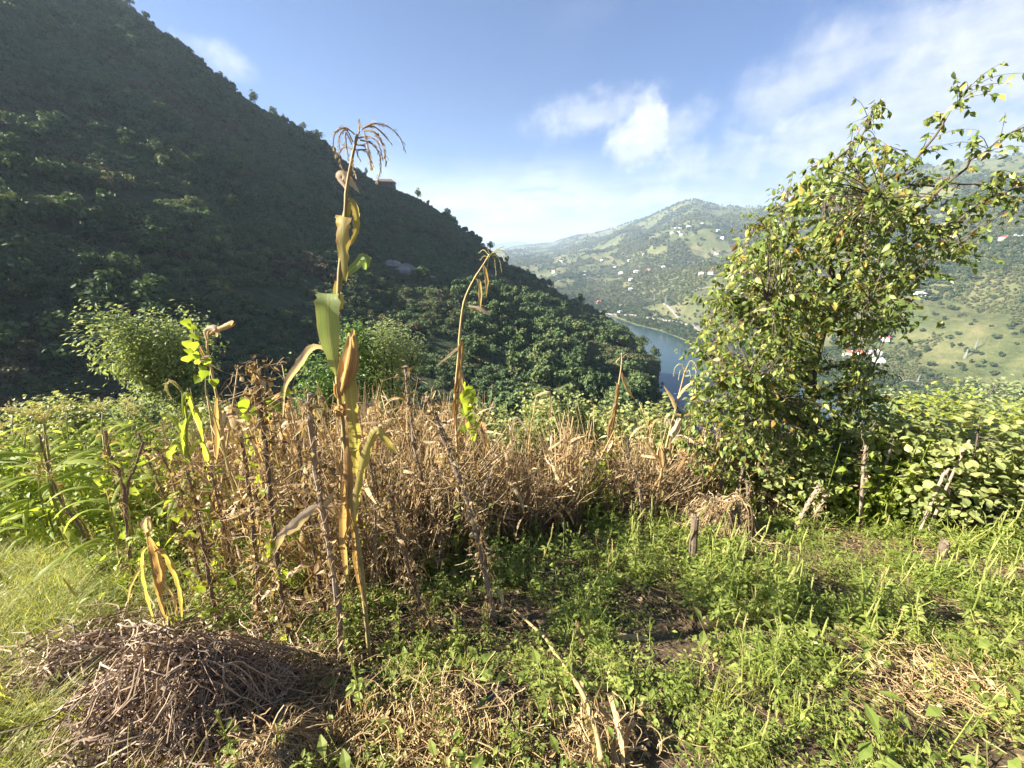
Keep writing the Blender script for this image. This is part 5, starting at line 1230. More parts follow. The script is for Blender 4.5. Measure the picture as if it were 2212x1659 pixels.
# ------------------------------------------------------------------ weeds, grass and litter on the open ground
def amaranth(seed, h, spike=True):
    r0 = np.random.default_rng(seed); mb = MB(); lean = r0.normal(size=2)*0.06
    s_ = np.linspace(0, 1, 5); P = np.stack([lean[0]*s_, lean[1]*s_, s_*h], 1); mb.tube(P, np.linspace(0.0028, 0.0016, 5), 4, 0.8)
    for k in range(24):
        f = r0.uniform(0.05, 0.92); th = k*2.4; L = r0.uniform(0.016, 0.038)*(1.15-0.5*f); el_ = r0.uniform(-0.3, 0.7)
        d = arr(math.cos(th), math.sin(th), el_); p = arr(lean[0]*f, lean[1]*f, f*h)+d*L*0.4
        mb.leaf(p, d, arr(0, 0, 1), L, L*0.55, 0.35, r0.uniform(0, 1), 0.25, n=3)
    if spike:
        for k in range(r0.integers(1, 4)):
            th = r0.uniform(0, 6.28); f = 1.0 if k == 0 else r0.uniform(0.6, 0.9); p = arr(lean[0]*f, lean[1]*f, f*h); L = r0.uniform(0.035, 0.085)*(1 if k == 0 else 0.6)
            d = arr(math.cos(th)*0.35*(k > 0), math.sin(th)*0.35*(k > 0), 1); Q = [p+d*L*t_ for t_ in (0, 0.25, 0.6, 1.0)]
            mb.tube(Q, [0.002, 0.0035, 0.003, 0.001], 5, r0.uniform(0, 1), 1)
            for j in range(10):
                v_ = r0.normal(size=3); v_ /= np.linalg.norm(v_); mb.leaf(p+d*L*r0.uniform(0.05, 0.95), v_+arr(0, 0, 0.7), v_[::-1], 0.009, 0.006, 0, r0.uniform(0, 1), 0.3, 1, n=2)
    return proto(mb, 'weed', [WEED, SPIKE])
def herb(seed, w, h, n, L0, mat=WEED, shape='oval'):
    r0 = np.random.default_rng(seed); mb = MB()
    for k in range(n):
        p = arr(*(r0.normal(size=2)*w*0.5), h*r0.uniform(0.1, 1)); th = r0.uniform(0, 6.28); L = L0*r0.uniform(0.6, 1.3)
        mb.leaf(p, arr(math.cos(th), math.sin(th), r0.uniform(-0.2, 0.7)), arr(0, 0, 1), L, L*0.55, 0.3, r0.uniform(0, 1), 0.2, n=2, shape=shape)
        if k % 3 == 0: mb.tube([(p[0]*0.3, p[1]*0.3, 0), tuple(p)], 0.001, 3, 0.5)
    return proto(mb, 'herb', mat)
def tuft(seed, n, L0, spread=0.5, mat=GRASS, wid=0.004):
    r0 = np.random.default_rng(seed); mb = MB()
    for k in range(n):
        th = r0.uniform(0, 6.28); L = L0*r0.uniform(0.5, 1.2); s_ = np.linspace(0, 1, 5); sp = spread*r0.uniform(0.3, 1.4)
        Q = arr(*(r0.normal(size=2)*0.025), 0)+np.stack([L*sp*s_**1.5*math.cos(th), L*sp*s_**1.5*math.sin(th), L*(s_-0.35*sp*s_**2.5)], 1)
        mb.ribbon(Q, wid*np.array([0.8, 1, 0.9, 0.6, 0.1]), arr(-math.sin(th), math.cos(th), 0), r0.uniform(0, 1), 0.3)
    return proto(mb, 'grass', mat)
def litter(seed, n, w, mat, L0=0.12, rad=0.0014, h=0.03, kink=0.5):
    r0 = np.random.default_rng(seed); mb = MB()
    for k in range(n):
        p = arr(*(r0.normal(size=2)*w*0.5), r0.uniform(0.002, h)); Q = curl(p, 7, L0*r0.uniform(0.5, 1.6), r0, kink); Q[:, 2] = np.abs(Q[:, 2]-p[2])*0.35+p[2]; mb.tube(Q, rad*r0.uniform(0.7, 1.4), 3, r0.uniform(0, 1))
    for k in range(n//3):
        p = arr(*(r0.normal(size=2)*w*0.5), r0.uniform(0.003, h)); mb.leaf(p, r0.normal(size=3)*arr(1, 1, 0.2), arr(0, 0, 1)+r0.normal(size=3)*0.5, r0.uniform(0.02, 0.05), r0.uniform(0.008, 0.02), r0.uniform(-0.6, 0.6), r0.uniform(0, 1), 0.6, n=3)
    return proto(mb, 'litter', mat)
def clods(seed):
    r0 = np.random.default_rng(seed); mb = MB()
    for k in range(14):
        s_ = r0.uniform(0.006, 0.022); c = arr(*(r0.normal(size=2)*0.07), s_*0.3); vs = [c+s_*arr(*q)*r0.uniform(0.7, 1.2) for q in ((1, 0, 0), (-1, 0, 0), (0, 1, 0), (0, -1, 0), (0, 0, 0.8), (0, 0, -0.8))]
        mb.add([tuple(q) for q in vs], [[0, 2, 4], [2, 1, 4], [1, 3, 4], [3, 0, 4], [2, 0, 5], [1, 2, 5], [3, 1, 5], [0, 3, 5]])
    return proto(mb, 'clod', MAT_SOIL)
BARE = [(1040, 1505, 90, 45), (1145, 1350, 40, 40), (1190, 1400, 40, 45), (1235, 1460, 40, 45), (1275, 1540, 45, 60), (1310, 1600, 70, 60), (1390, 1300, 110, 45), (1400, 1400, 150, 40), (1010, 1560, 150, 70), (870, 1360, 90, 70), (1960, 1560, 110, 50), (1750, 1640, 90, 40), (1480, 1440, 120, 30), (1960, 1440, 80, 25), (1090, 1490, 90, 40), (660, 1330, 130, 60)]
PILE = [(330, 1490, 300, 120), (560, 1600, 260, 90), (1040, 1525, 85, 60)]
def cover(x, y, u, v):
    c = fbm(x*2.3+4, y*2.3, 3, 101)
    d = np.ones_like(x)
    for (bx, by, rx, ry) in BARE: d = d*np.clip(((u-bx)/rx)**2+((v-by)/ry)**2+0.15*c-0.15, 0.05, 1)
    return d*np.clip((c-0.34)*4.5, 0.08, 1)
def mask_pile(u, v):
    m = np.zeros(len(u), bool)
    for (bx, by, rx, ry) in PILE: m |= ((u-bx)/rx)**2+((v-by)/ry)**2 < 0.8
    return m
am = [amaranth(300+i, (0.16, 0.22, 0.12, 0.27, 0.18)[i], i in (0, 3)) for i in range(5)]
hb = [herb(320+i, 0.10, (0.06, 0.04, 0.09)[i], (34, 40, 30)[i], (0.016, 0.012, 0.022)[i]) for i in range(3)]
hb += [herb(330, 0.14, 0.12, 14, 0.05), tuft(331, 22, 0.13), tuft(332, 16, 0.2, 0.4)]
x, y, z, u, v = ground_pts(30000, -4.5, 6.0, 0.45, 4.6, r4)
inside = (u > -250) & (u < 2450) & (v > edge(u)-np.where(u < 1000, 260, 170)) & (v < 1900) & ~mask_pile(u, v)
cv = cover(x, y, u, v)
rr = r4.uniform(size=len(x))
leftness = np.clip((330-u)/250, 0, 1)
k1 = inside & (rr < 0.17*cv*(1-0.75*leftness)*np.where(u < 900, 0.55, 1.0)*np.where(v > 1450, 0.6, 1.0))
a_ = np.nonzero(k1)[0]; n = len(a_)
scatter('tall_weeds', am, np.stack([x[a_], y[a_], z[a_]-0.005], 1), np.stack([r4.normal(size=n)*0.15, r4.normal(size=n)*0.15, r4.uniform(0, 6.28, n)], 1), np.clip(0.25+1.5*fbm(x[a_]*1.3, y[a_]*1.3, 2, 140)+0.2*r4.normal(size=n), 0.4, 1.6)*np.where(v[a_] > 1400, 0.8, 1), r4.integers(0, 5, n), 'green weeds with upright pale flower spikes covering the open ground', 'weeds')
k2 = inside & (r4.uniform(size=len(x)) < 0.60*cv*(1-0.3*leftness)); b_ = np.nonzero(k2)[0]; n = len(b_)
pick = r4.choice(6, n, p=[0.32, 0.36, 0.23, 0.06, 0.02, 0.01])
scatter('low_weeds', hb, np.stack([x[b_], y[b_], z[b_]-0.004], 1), np.stack([r4.normal(size=n)*0.15, r4.normal(size=n)*0.15, r4.uniform(0, 6.28, n)], 1), r4.uniform(0.6, 1.3, n), pick, 'low leafy ground cover and small herbs', 'ground cover')
gt = [tuft(340+i, (26, 22, 30)[i], (0.14, 0.20, 0.09)[i], 1.0, GRASS, 0.003) for i in range(3)]
x2, y2, z2, u2, v2 = ground_pts(14000, -5.5, 0.2, 0.4, 4.2, r4)
k3 = (u2 > -350) & (u2 < 420) & (v2 > edge(u2)-120) & (v2 < 1950) & ~mask_pile(u2, v2) & (r4.uniform(size=len(x2)) < 0.75*np.clip((360-u2)/200, 0, 1)); c_ = np.nonzero(k3)[0]; n = len(c_)
scatter('meadow_grass', gt, np.stack([x2[c_], y2[c_], z2[c_]-0.004], 1), np.stack([r4.normal(size=n)*0.15, r4.normal(size=n)*0.15, r4.uniform(0, 6.28, n)], 1), r4.uniform(0.6, 1.25, n), r4.integers(0, 3, n), 'bright green grass along the left side of the field', 'grass')
lt = [litter(350+i, 16, 0.22, VINE_DRY) for i in range(3)]+[clods(360), clods(361)]
x3, y3, z3, u3, v3 = ground_pts(9000, -4, 5.5, 0.45, 4.6, r4); k4 = (u3 > -200) & (u3 < 2400) & (v3 < 1900) & (r4.uniform(size=len(x3)) < np.where((u3 < 1000), 0.36, 0.2)); d_ = np.nonzero(k4)[0]; n = len(d_)
scatter('dry_litter', lt, np.stack([x3[d_], y3[d_], z3[d_]+0.002], 1), np.stack([np.zeros(n)+R(-20), np.zeros(n), np.zeros(n)], 1), r4.uniform(0.6, 1.3, n), r4.integers(0, 5, n), 'dry stems, dead leaves and earth clods lying on the soil', 'litter')
# mats of curly pale dead vine along the lower edge and straw at right
cl = [litter(370+i, 40, 0.16, STRAW, 0.14, 0.0016, 0.06, 0.8) for i in range(3)]
pts = []
for (bx, by, rx, ry, m) in ((840, 1630, 190, 40, 40), (1010, 1645, 120, 30, 14), (640, 1500, 90, 50, 12), (2140, 1510, 80, 30, 12), (1960, 1500, 60, 60, 7), (1280, 1640, 60, 30, 8)):
    for k in range(m): pts.append(gp(bx+r4.normal()*rx*0.5, by+r4.normal()*ry*0.5))
pts = np.array(pts); n = len(pts)
scatter('curly_dead_vines', cl, pts+arr(0, 0, 0.01), np.stack([np.zeros(n)+R(-20), np.zeros(n), r4.uniform(0, 6.28, n)], 1), r4.uniform(0.6, 1.1, n), r4.integers(0, 3, n), 'pale curly dead vines and straw lying along the near edge', 'dead vines')

# ------------------------------------------------------------------ brush heaps
def heap(name, label, center, rx, ry, h, nst, mat, core, L0, rad, seed, flow=None, cat='brush heap', wild=0.12):
    r0 = np.random.default_rng(seed); c = np.asarray(center, float); t = thing(name, label, cat, c)
    def top(X, Y):
        q = np.hypot(X/rx, Y/ry)*(0.8+0.5*fbm(X*5+seed, Y*5, 2, seed)); return h*np.clip(1-q**1.8, 0, 1)*(0.15+1.6*fbm(X*6+seed*3, Y*6, 3, seed+3))
    N1, N2 = 20, 30; q, a_ = np.meshgrid(np.linspace(0, 1, N1+1), np.arange(N2)*2*math.pi/N2, indexing='ij')
    X, Y = rx*q*np.cos(a_), ry*q*np.sin(a_); Zc = field_z(c[0]+X, c[1]+Y)-0.02+0.85*top(X, Y)
    i, j = np.meshgrid(np.arange(N1), np.arange(N2), indexing='ij'); j2 = (j+1) % N2
    mb = MB(); mb.add(np.stack([c[0]+X, c[1]+Y, Zc], -1).reshape(-1, 3), np.stack([i*N2+j, i*N2+j2, (i+1)*N2+j2, (i+1)*N2+j], -1).reshape(-1, 4))
    child(mb, 'packed_core', core, t, True)
    q = np.sqrt(r0.uniform(0, 1.15, nst)); a_ = r0.uniform(0, 6.28, nst); X, Y = rx*q*np.cos(a_), ry*q*np.sin(a_)
    P = np.stack([c[0]+X, c[1]+Y, field_z(c[0]+X, c[1]+Y)+top(X, Y)*r0.uniform(0.8, 1.1, nst)+r0.uniform(0, 0.03, nst)], 1)
    L = L0*r0.uniform(0.3, 1.9, nst); d = r0.normal(size=(nst, 3))*arr(1, 1, 0.5)
    if flow is not None: d = d*0.7+np.outer(r0.choice([-1, 1], nst), np.asarray(flow))
    d /= np.linalg.norm(d, axis=1)[:, None]; cu = r0.normal(size=(nst, 3))*0.45; Q = [P]; m = 9; loose = np.where(r0.uniform(size=nst) < wild, 1.0, 0.0)
    for k in range(m):
        d = d+cu*0.35+r0.normal(size=(nst, 3))*0.22; d /= np.linalg.norm(d, axis=1)[:, None]; w = Q[-1]+d*(L/m)[:, None]
        fl = field_z(w[:, 0], w[:, 1])+0.85*top(w[:, 0]-c[0], w[:, 1]-c[1]); w[:, 2] = np.clip(w[:, 2], fl+0.002, fl+0.035+loose*0.10); Q.append(w)
    mb = MB(); mb.tubes(np.stack(Q, 1), rad*r0.uniform(0.5, 1.6, nst)+loose*rad*0.5, 3, r0.uniform(0, 1, nst)**0.8)
    m2 = nst//4; k = r0.integers(nst, size=m2); mb.leaves(P[k]+r0.normal(size=(m2, 3))*0.01, r0.normal(size=(m2, 3)), r0.normal(size=(m2, 3)), r0.uniform(0.012, 0.035, m2), r0.uniform(0.006, 0.016, m2), r0.uniform(-0.6, 0.6, m2), r0.uniform(0, 1, m2), 0.7, n=2)
    o = child(mb, 'stems', mat, t); o['kind'] = 'stuff'
    return t
CORE = plainmat('packed_dead_stems', (0.085, 0.06, 0.045), 0.95, 0.1, 0.5, 50, 1.0, 0.02)
c1 = gp(415, 1545)
heap('brush_heap', 'big heap of brown dead bean vines at lower left', c1, 0.46, 0.30, 0.32, 5200, VINE_GREY, CORE, 0.19, 0.0015, 5, (0.6, 0.2, 0.1), wild=0.3)
c2 = gp(230, 1440)
heap('brush_heap', 'flatter spread of grey branches and vines behind the big heap at left', c2, 0.42, 0.26, 0.16, 1500, VINE_GREY, CORE, 0.30, 0.0018, 6, (0.95, -0.25, 0.1), wild=0.3)
c3 = gp(520, 1655)
heap('brush_heap', 'low mat of dead stems at the bottom edge below the big heap', c3, 0.46, 0.16, 0.13, 3200, VINE_DRY, CORE, 0.15, 0.0012, 8, (0.8, 0.15, 0.05))
c4 = gp(1545, 1160)
heap('brush_heap', 'brown brush pile behind the short cut post', c4+arr(0.02, 0.05, 0), 0.34, 0.24, 0.50, 2200, VINE_DRY, CORE, 0.24, 0.0022, 9, (0.75, 0.2, 0.55))
c5 = gp(2150, 1520)
heap('straw_heap', 'small golden straw heap at the right edge', c5, 0.13, 0.08, 0.05, 320, STRAW, CORE, 0.12, 0.0012, 10, (0.9, 0.2, 0.0), 'straw')
def stick(pts, lift, r, label, mat, name='branch', smooth=False, twig=None):
    """branch lying on ground or heap: photo points with a height above the ground"""
    P = []
    for q in pts:
        h = q[2] if len(q) > 2 else lift
        d = dirpx(q[0], q[1]); tt = np.linspace(0.5, 12, 4000); X, Yy, Z = d[0]*tt, d[1]*tt, CAM[2]+d[2]*tt
        i = np.nonzero(Z < field_z(X, Yy)+h)[0][0]; P.append((X[i], Yy[i], Z[i]))
    P = spline(P, 16); t = thing(name, label, 'branch' if name == 'branch' else name.split('_')[-1], P[0])
    mb = MB(); mb.tube(P, np.linspace(r, r*0.55, 16)*(1+0.08*r4.normal(size=16)), 7); child(mb, 'stem', mat, t, True)
    if twig:
        for q in twig:
            Q = spline([P[q[0]], P[q[0]]+arr(*q[1])*0.5+r4.normal(size=3)*0.01, P[q[0]]+arr(*q[1])], 6); mb = MB(); mb.tube(Q, np.linspace(r*0.6, r*0.25, 6), 5); child(mb, 'twig', mat, t)
    return t, P
stick([(195, 1482, 0.14), (140, 1455, 0.12), (95, 1420, 0.10), (75, 1385, 0.10)], 0.1, 0.008, 'dark curved branch arching out of the big heap at left', BARK_DARK, twig=[(8, (-0.02, 0.05, 0.06)), (12, (-0.05, 0.0, 0.04))])
stick([(388, 1380, 0.16), (350, 1358, 0.14), (310, 1340, 0.12)], 0.1, 0.009, 'pale stripped stick on top of the big heap', POLE_L)
stick([(120, 1335, 0.10), (180, 1340, 0.10), (260, 1332, 0.08), (310, 1325, 0.05)], 0.08, 0.006, 'thin pale branch on the left edge of the grey vines', POLE_L, twig=[(5, (0.03, 0.05, 0.03))])
stick([(415, 1440, 0.34), (405, 1475, 0.30), (398, 1500, 0.26), (412, 1520, 0.24), (390, 1545, 0.22)], 0.2, 0.0035, 'white curling dry stem on the front of the big heap', STRAW, twig=[(8, (-0.06, 0.0, 0.03)), (11, (-0.05, -0.02, 0.01))])
stick([(300, 1470, 0.2), (230, 1500, 0.16), (150, 1560, 0.10), (60, 1620, 0.05), (5, 1655, 0.02)], 0.1, 0.0035, 'long thin stem running from the heap to the lower left corner', POLE_L)
stick([(310, 1385, 0.12), (240, 1375, 0.12), (170, 1385, 0.1), (110, 1400, 0.09)], 0.1, 0.006, 'dark branch lying over the grey vines at left', BARK_DARK, twig=[(6, (-0.03, 0.06, 0.04)), (11, (-0.05, -0.03, 0.03))])
stick([(1735, 1142, 0.02), (1770, 1128, 0.06), (1810, 1115, 0.10)], 0.05, 0.012, 'pale stick lying low under the leaning poles', POLE_L)
stick([(1180, 1150, 0.02), (1225, 1148, 0.05), (1260, 1152, 0.02)], 0.03, 0.016, 'dark rotten log piece lying before the dead rows', BARK_DARK)
stick([(1640, 1170, 0.02), (1560, 1160, 0.03), (1460, 1178, 0.02)], 0.03, 0.010, 'grey pole lying at the foot of the brown brush pile', POLE)
# fallen corn stalk with dry leaves, near the middle
P = []
for q in ((1112, 1318, 0.10), (1150, 1352, 0.11), (1178, 1378, 0.10), (1205, 1420, 0.09), (1240, 1468, 0.09), (1262, 1505, 0.10), (1285, 1570, 0.10), (1300, 1640, 0.08)):
    d = dirpx(q[0], q[1]); tt = np.linspace(0.5, 12, 4000); X, Yy, Z = d[0]*tt, d[1]*tt, CAM[2]+d[2]*tt; i = np.nonzero(Z < field_z(X, Yy)+q[2])[0][0]; P.append((X[i], Yy[i], Z[i]))
P = spline(P, 40); t = thing('fallen_corn', 'fallen tan corn stalk lying towards the viewer right of centre', 'corn', P[-1])
mb = MB(); mb.tube(P, np.linspace(0.006, 0.011, 40)*(1+0.3*(np.arange(40) % 7 == 3)), 7); child(mb, 'stalk', STALK_TAN, t, True)
def gblade(root, pts, widths, mat, n=10, turn=0.4, fold=0.3):
    P = []
    for q in pts:
        d = dirpx(q[0], q[1]); tt = np.linspace(0.5, 12, 4000); X, Yy, Z = d[0]*tt, d[1]*tt, CAM[2]+d[2]*tt; i = np.nonzero(Z < field_z(X, Yy)+q[2])[0]; i = i[0] if len(i) else -1; P.append((X[i], Yy[i], Z[i]))
    P = spline(P, n); W = np.interp(np.linspace(0, 1, n), np.linspace(0, 1, len(widths)), widths); mb = MB(); mb.ribbon(P, W, view_side(P, turn), r4.uniform(0, 1), fold, 0, 0.15); return child(mb, 'leaf', mat, root, True)
gblade(t, [(1250, 1470, 0.08), (1262, 1510, 0.10), (1272, 1560, 0.10), (1290, 1620, 0.08), (1300, 1680, 0.05)], [0.01, 0.026, 0.03, 0.034, 0.03], CORN_YELLOW)
gblade(t, [(1270, 1500, 0.08), (1310, 1545, 0.08), (1340, 1590, 0.06), (1355, 1650, 0.04)], [0.008, 0.022, 0.026, 0.02], CORN_DRY)
gblade(t, [(1345, 1660, 0.04), (1338, 1600, 0.09), (1326, 1545, 0.13), (1316, 1500, 0.14), (1330, 1505, 0.11)], [0.02, 0.026, 0.026, 0.02, 0.006], CORN_DRY, 14, 0.8, 0.5)
gblade(t, [(1335, 1660, 0.03), (1350, 1600, 0.08), (1362, 1560, 0.08), (1372, 1620, 0.03)], [0.02, 0.024, 0.02, 0.006], CORN_DRY)
gblade(t, [(1300, 1540, 0.05), (1325, 1600, 0.06), (1330, 1660, 0.04)], [0.01, 0.03, 0.03], CORN_BROWN)
def dead_leaf(pts, w, label, mat=CORN_DRY):
    b = gp(pts[0][0], pts[0][1]); t = thing('dead_leaf', label, 'dry leaf', b); gblade(t, pts, w, mat, 9, 0.3, 0.4)
dead_leaf([(1725, 1360, 0.03), (1755, 1378, 0.05), (1790, 1402, 0.04)], [0.02, 0.05, 0.03], 'rolled tan corn leaf among the weeds at right')
dead_leaf([(1580, 1388, 0.02), (1610, 1392, 0.03), (1640, 1402, 0.02)], [0.02, 0.035, 0.015], 'short beige husk lying left of the rolled tan leaf', CORN_BEIGE)
dead_leaf([(1255, 1365, 0.02), (1330, 1372, 0.02), (1400, 1380, 0.02)], [0.02, 0.035, 0.02], 'flat tan corn leaf lying across the bare soil right of centre')
dead_leaf([(1245, 1340, 0.10), (1255, 1380, 0.06), (1262, 1400, 0.02)], [0.01, 0.03, 0.01], 'upright orange dry leaf stuck in soil beside the flat tan leaf', CORN_BROWN)
dead_leaf([(1065, 1130, 0.15), (1078, 1160, 0.10), (1070, 1250, 0.04)], [0.03, 0.035, 0.01], 'pale folded corn leaf at the foot of the leaning pole', CORN_BEIGE)
dead_leaf([(1075, 1270, 0.2), (1085, 1290, 0.14), (1084, 1320, 0.06)], [0.015, 0.02, 0.01], 'small pale curled leaf above the fallen corn stalk', CORN_BEIGE)
# piece of hose, dark plastic scrap, peppers
HOSE = plainmat('dark_rubber_hose', (0.055, 0.075, 0.085), 0.45, 0.4, 0.2, 30)
t, P = stick([(990, 1538, 0.02), (1030, 1524, 0.035), (1062, 1505, 0.045), (1085, 1474, 0.055)], 0.02, 0.010, 'short length of blue grey rubber hose lying on the soil', HOSE, 'garden_hose')
DARKP = plainmat('dark_purple_scrap', (0.035, 0.025, 0.035), 0.5, 0.4, 0.3, 40)
b = gp(850, 1560); t = thing('plastic_scrap', 'dark purple crumpled scrap among the pale vines', 'scrap', b); mb = MB()
for k in range(7): mb.leaf(b+r4.normal(size=3)*0.012+arr(0, 0, 0.03), r4.normal(size=3), r4.normal(size=3), 0.06, 0.04, 0.5, 0.5, 0.6)
child(mb, 'sheet', DARKP, t)
RED = plainmat('red_pepper_skin', (0.42, 0.02, 0.015), 0.3, 0.5, 0.1, 30); PGREEN = plainmat('green_pepper_skin', (0.20, 0.26, 0.03), 0.3, 0.5, 0.1, 30)
for pts, m_, lab in (([(832, 1585, 0.03), (840, 1590, 0.03), (848, 1586, 0.03)], RED, 'small red pepper lying in the pale vines'), ([(862, 1582, 0.03), (885, 1592, 0.035), (905, 1588, 0.035)], PGREEN, 'thin green pepper right of the red one')):
    stick(pts, 0.03, 0.008, lab, m_, 'pepper')
# ------------------------------------------------------------------ shrubs at the field edge
def shrub(name, label, cat, base, rx, ry, h, n, L0, mat, shape='oval', seed=0, lobes=9, ratio=0.5, stems=7, droop=0.3, nseg=3, bark=None, low=0.08, group=None):
    r0 = np.random.default_rng(700+seed); base = np.asarray(base, float); t = thing(name, label, cat, base, group=group)
    L = [(r0.uniform(-0.6, 0.6)*rx, r0.uniform(-0.6, 0.6)*ry, h*r0.uniform(0.3, 0.85), r0.uniform(0.22, 0.45)) for i in range(lobes)]
    mb = MB()
    for i in range(stems):
        q = L[i % lobes]; mb.tube(spline([(0.05*r0.normal(), 0.05*r0.normal(), -0.1), (q[0]*0.4, q[1]*0.4, q[2]*0.55), (q[0], q[1], q[2]), (q[0]*1.25, q[1]*1.25, q[2]+h*0.16)], 9), np.linspace(0.012+0.006*h, 0.003, 9), 5)
    for i in range(stems*4):
        q = L[r0.integers(lobes)]; v = r0.normal(size=3); v /= np.linalg.norm(v); p = arr(q[0], q[1], q[2])
        mb.tube([tuple(p), tuple(p+v*arr(rx, ry, h*0.5)*q[3]*1.15)], [0.005, 0.0015], 4)
    mb.build('stem', bark or BARK, t)
    Lr = np.array(L); m = n//3; q = Lr[r0.integers(lobes, size=m)]; v = r0.normal(size=(m, 3)); v /= np.linalg.norm(v, axis=1)[:, None]
    c = q[:, :3]+v*arr(rx, ry, h*0.5)*(q[:, 3]*r0.uniform(0.5, 1.15, m))[:, None]; ok = c[:, 2] > low*h; c, v = c[ok], v[ok]
    c = np.repeat(c, 3, 0); v = np.repeat(v, 3, 0); m = len(c); th = r0.uniform(0, 6.28, m)       # little sprays of leaves
    d = v*0.7+np.stack([np.cos(th), np.sin(th), -droop+r0.normal(size=m)*0.4], 1); mb = MB()
    mb.leaves(c+r0.normal(size=(m, 3))*L0*0.9, d, arr(0, 0, 1)+r0.normal(size=(m, 3))*0.45, L0*r0.uniform(0.6, 1.25, m), L0*ratio*r0.uniform(0.75, 1.2, m), 0.25, r0.uniform(0, 1, m), 0.25, 0, shape, nseg)
    o = mb.build('foliage', mat, t); o['kind'] = 'stuff'
    return t
def foot(px, D, dy=0.0):
    az = azel(px, 880)[0]; x, y = D*math.sin(R(az)), D*math.cos(R(az)); return arr(x, y, G(x, y))
def height_to(py, px, p):
    d = dirpx(px, py); D = math.hypot(p[0], p[1]); return CAM[2]+d[2]/math.hypot(d[0], d[1])*D-p[2]
p = foot(372, 12.5); shrub('large_shrub', 'tall grey-green rounded shrub beyond the left patch', 'shrub', p, 1.05, 1.0, height_to(655, 320, p), 9000, 0.115, SHRUB_A, seed=1, lobes=13, nseg=2)
p = foot(285, 11); shrub('edge_shrub', 'lower grey-green shrub at the left foot of the tall rounded one', 'shrub', p, 1.0, 0.9, height_to(845, 245, p), 2600, 0.10, SHRUB_A, seed=2, nseg=2)
p = foot(742, 8.2); shrub('glossy_shrub', 'dark glossy shrub behind the tall corn plant', 'shrub', p, 1.0, 0.9, height_to(690, 720, p), 5200, 0.10, SHRUB_B, seed=3, lobes=11, nseg=2, ratio=0.5)
p = foot(845, 8.8); shrub('grey_shrub', 'fine-leaved greyish shrub right of the glossy shrub', 'shrub', p, 0.95, 0.9, height_to(690, 815, p), 8500, 0.08, SHRUB_A, seed=4, lobes=11, nseg=2, ratio=0.42)
p = foot(640, 9.5); shrub('edge_shrub', 'small bush in the gap left of the glossy shrub', 'shrub', p, 0.6, 0.6, height_to(860, 640, p), 700, 0.08, SHRUB_B, seed=5, nseg=2)
EDGEB = [(1620, 4.7, 965, HAZEL, 0.5, 'low leafy bush under the left side of the fruit tree'), (1760, 4.6, 960, HAZEL, 0.5, 'low leafy bush at the foot of the fruit tree trunk'), (60, 9.5, 862, HAZEL, 1.2, 'low bramble at the far left edge of the field'), (160, 9.0, 872, HAZEL, 1.1, 'low bramble left of the grey-green shrubs'), (400, 9.6, 885, HAZEL, 0.9, 'low bush right of the tall grey-green shrub'), (500, 9.4, 895, SHRUB_B, 0.9, 'low dark bush between the two big shrubs'),
         (930, 7.6, 905, HAZEL, 0.7, 'low hazel bush behind the leaning grey pole'), (1085, 5.3, 868, HAZEL, 0.7, 'hazel bush in the middle, behind the hooked corn stalk, left half'), (1185, 5.4, 862, HAZEL, 0.75, 'hazel bush in the middle, behind the hooked corn stalk, right half'),
         (1265, 5.6, 885, HAZEL, 0.6, 'hazel bush left of the bent dry corn stalk'), (1390, 5.4, 868, HAZEL, 0.6, 'hazel bush between bent corn stalk and fruit tree'), (1470, 5.0, 890, HAZEL, 0.6, 'hazel bush at the left foot of the fruit tree')]
for i, (px, D, top, mt, rx, lab) in enumerate(EDGEB):
    p = foot(px, D); shrub('edge_bush', lab, 'bush', p, rx, rx*0.8, max(0.7, height_to(top, px, p)), int(2200*rx), 0.065, mt, 'round', 20+i, 9, 0.8, 6, 0.1, 2)
RIGHTB = [(2085, 6.2, 880, HAZEL, 0.95, 2600, 0.07, 'round', 'round-leaved hazel bush at right, in front of the far road'), (2195, 5.4, 900, HAZEL, 0.9, 2600, 0.07, 'round', 'round-leaved hazel bush at the right edge, nearest'),
          (1975, 6.0, 900, HAZEL, 0.75, 1700, 0.068, 'round', 'round-leaved hazel bush right of the fruit tree trunk'), (1845, 5.0, 870, HAZEL, 0.45, 420, 0.08, 'round', 'sparse round-leaved hazel shoots in front of the tree trunk'),
          (2180, 9.5, 862, SHRUB_Y, 1.9, 2600, 0.09, 'oval', 'yellow-green bush further down at the right edge'), (2060, 13, 842, SHRUB_A, 1.8, 2200, 0.10, 'oval', 'dull green bush below the far road at right'), (2130, 20, 820, SHRUB_A, 3.0, 2400, 0.16, 'oval', 'olive green tree top below the right hillside'),
          (1980, 22, 858, SHRUB_A, 2.4, 1600, 0.16, 'oval', 'olive bush beneath the far road, left of the right-hand bushes')]
for i, (px, D, top, mt, rx, n, L0, shp, lab) in enumerate(RIGHTB):
    p = foot(px, D); shrub('right_bush' if False else 'hazel_bush' if mt is HAZEL else 'leafy_bush', lab, 'bush', p, rx, rx*0.75, max(0.6, height_to(top, px, p)), n, L0, mt, shp, 50+i, 10, 0.85 if shp == 'round' else 0.5, 8, 0.1, 3)
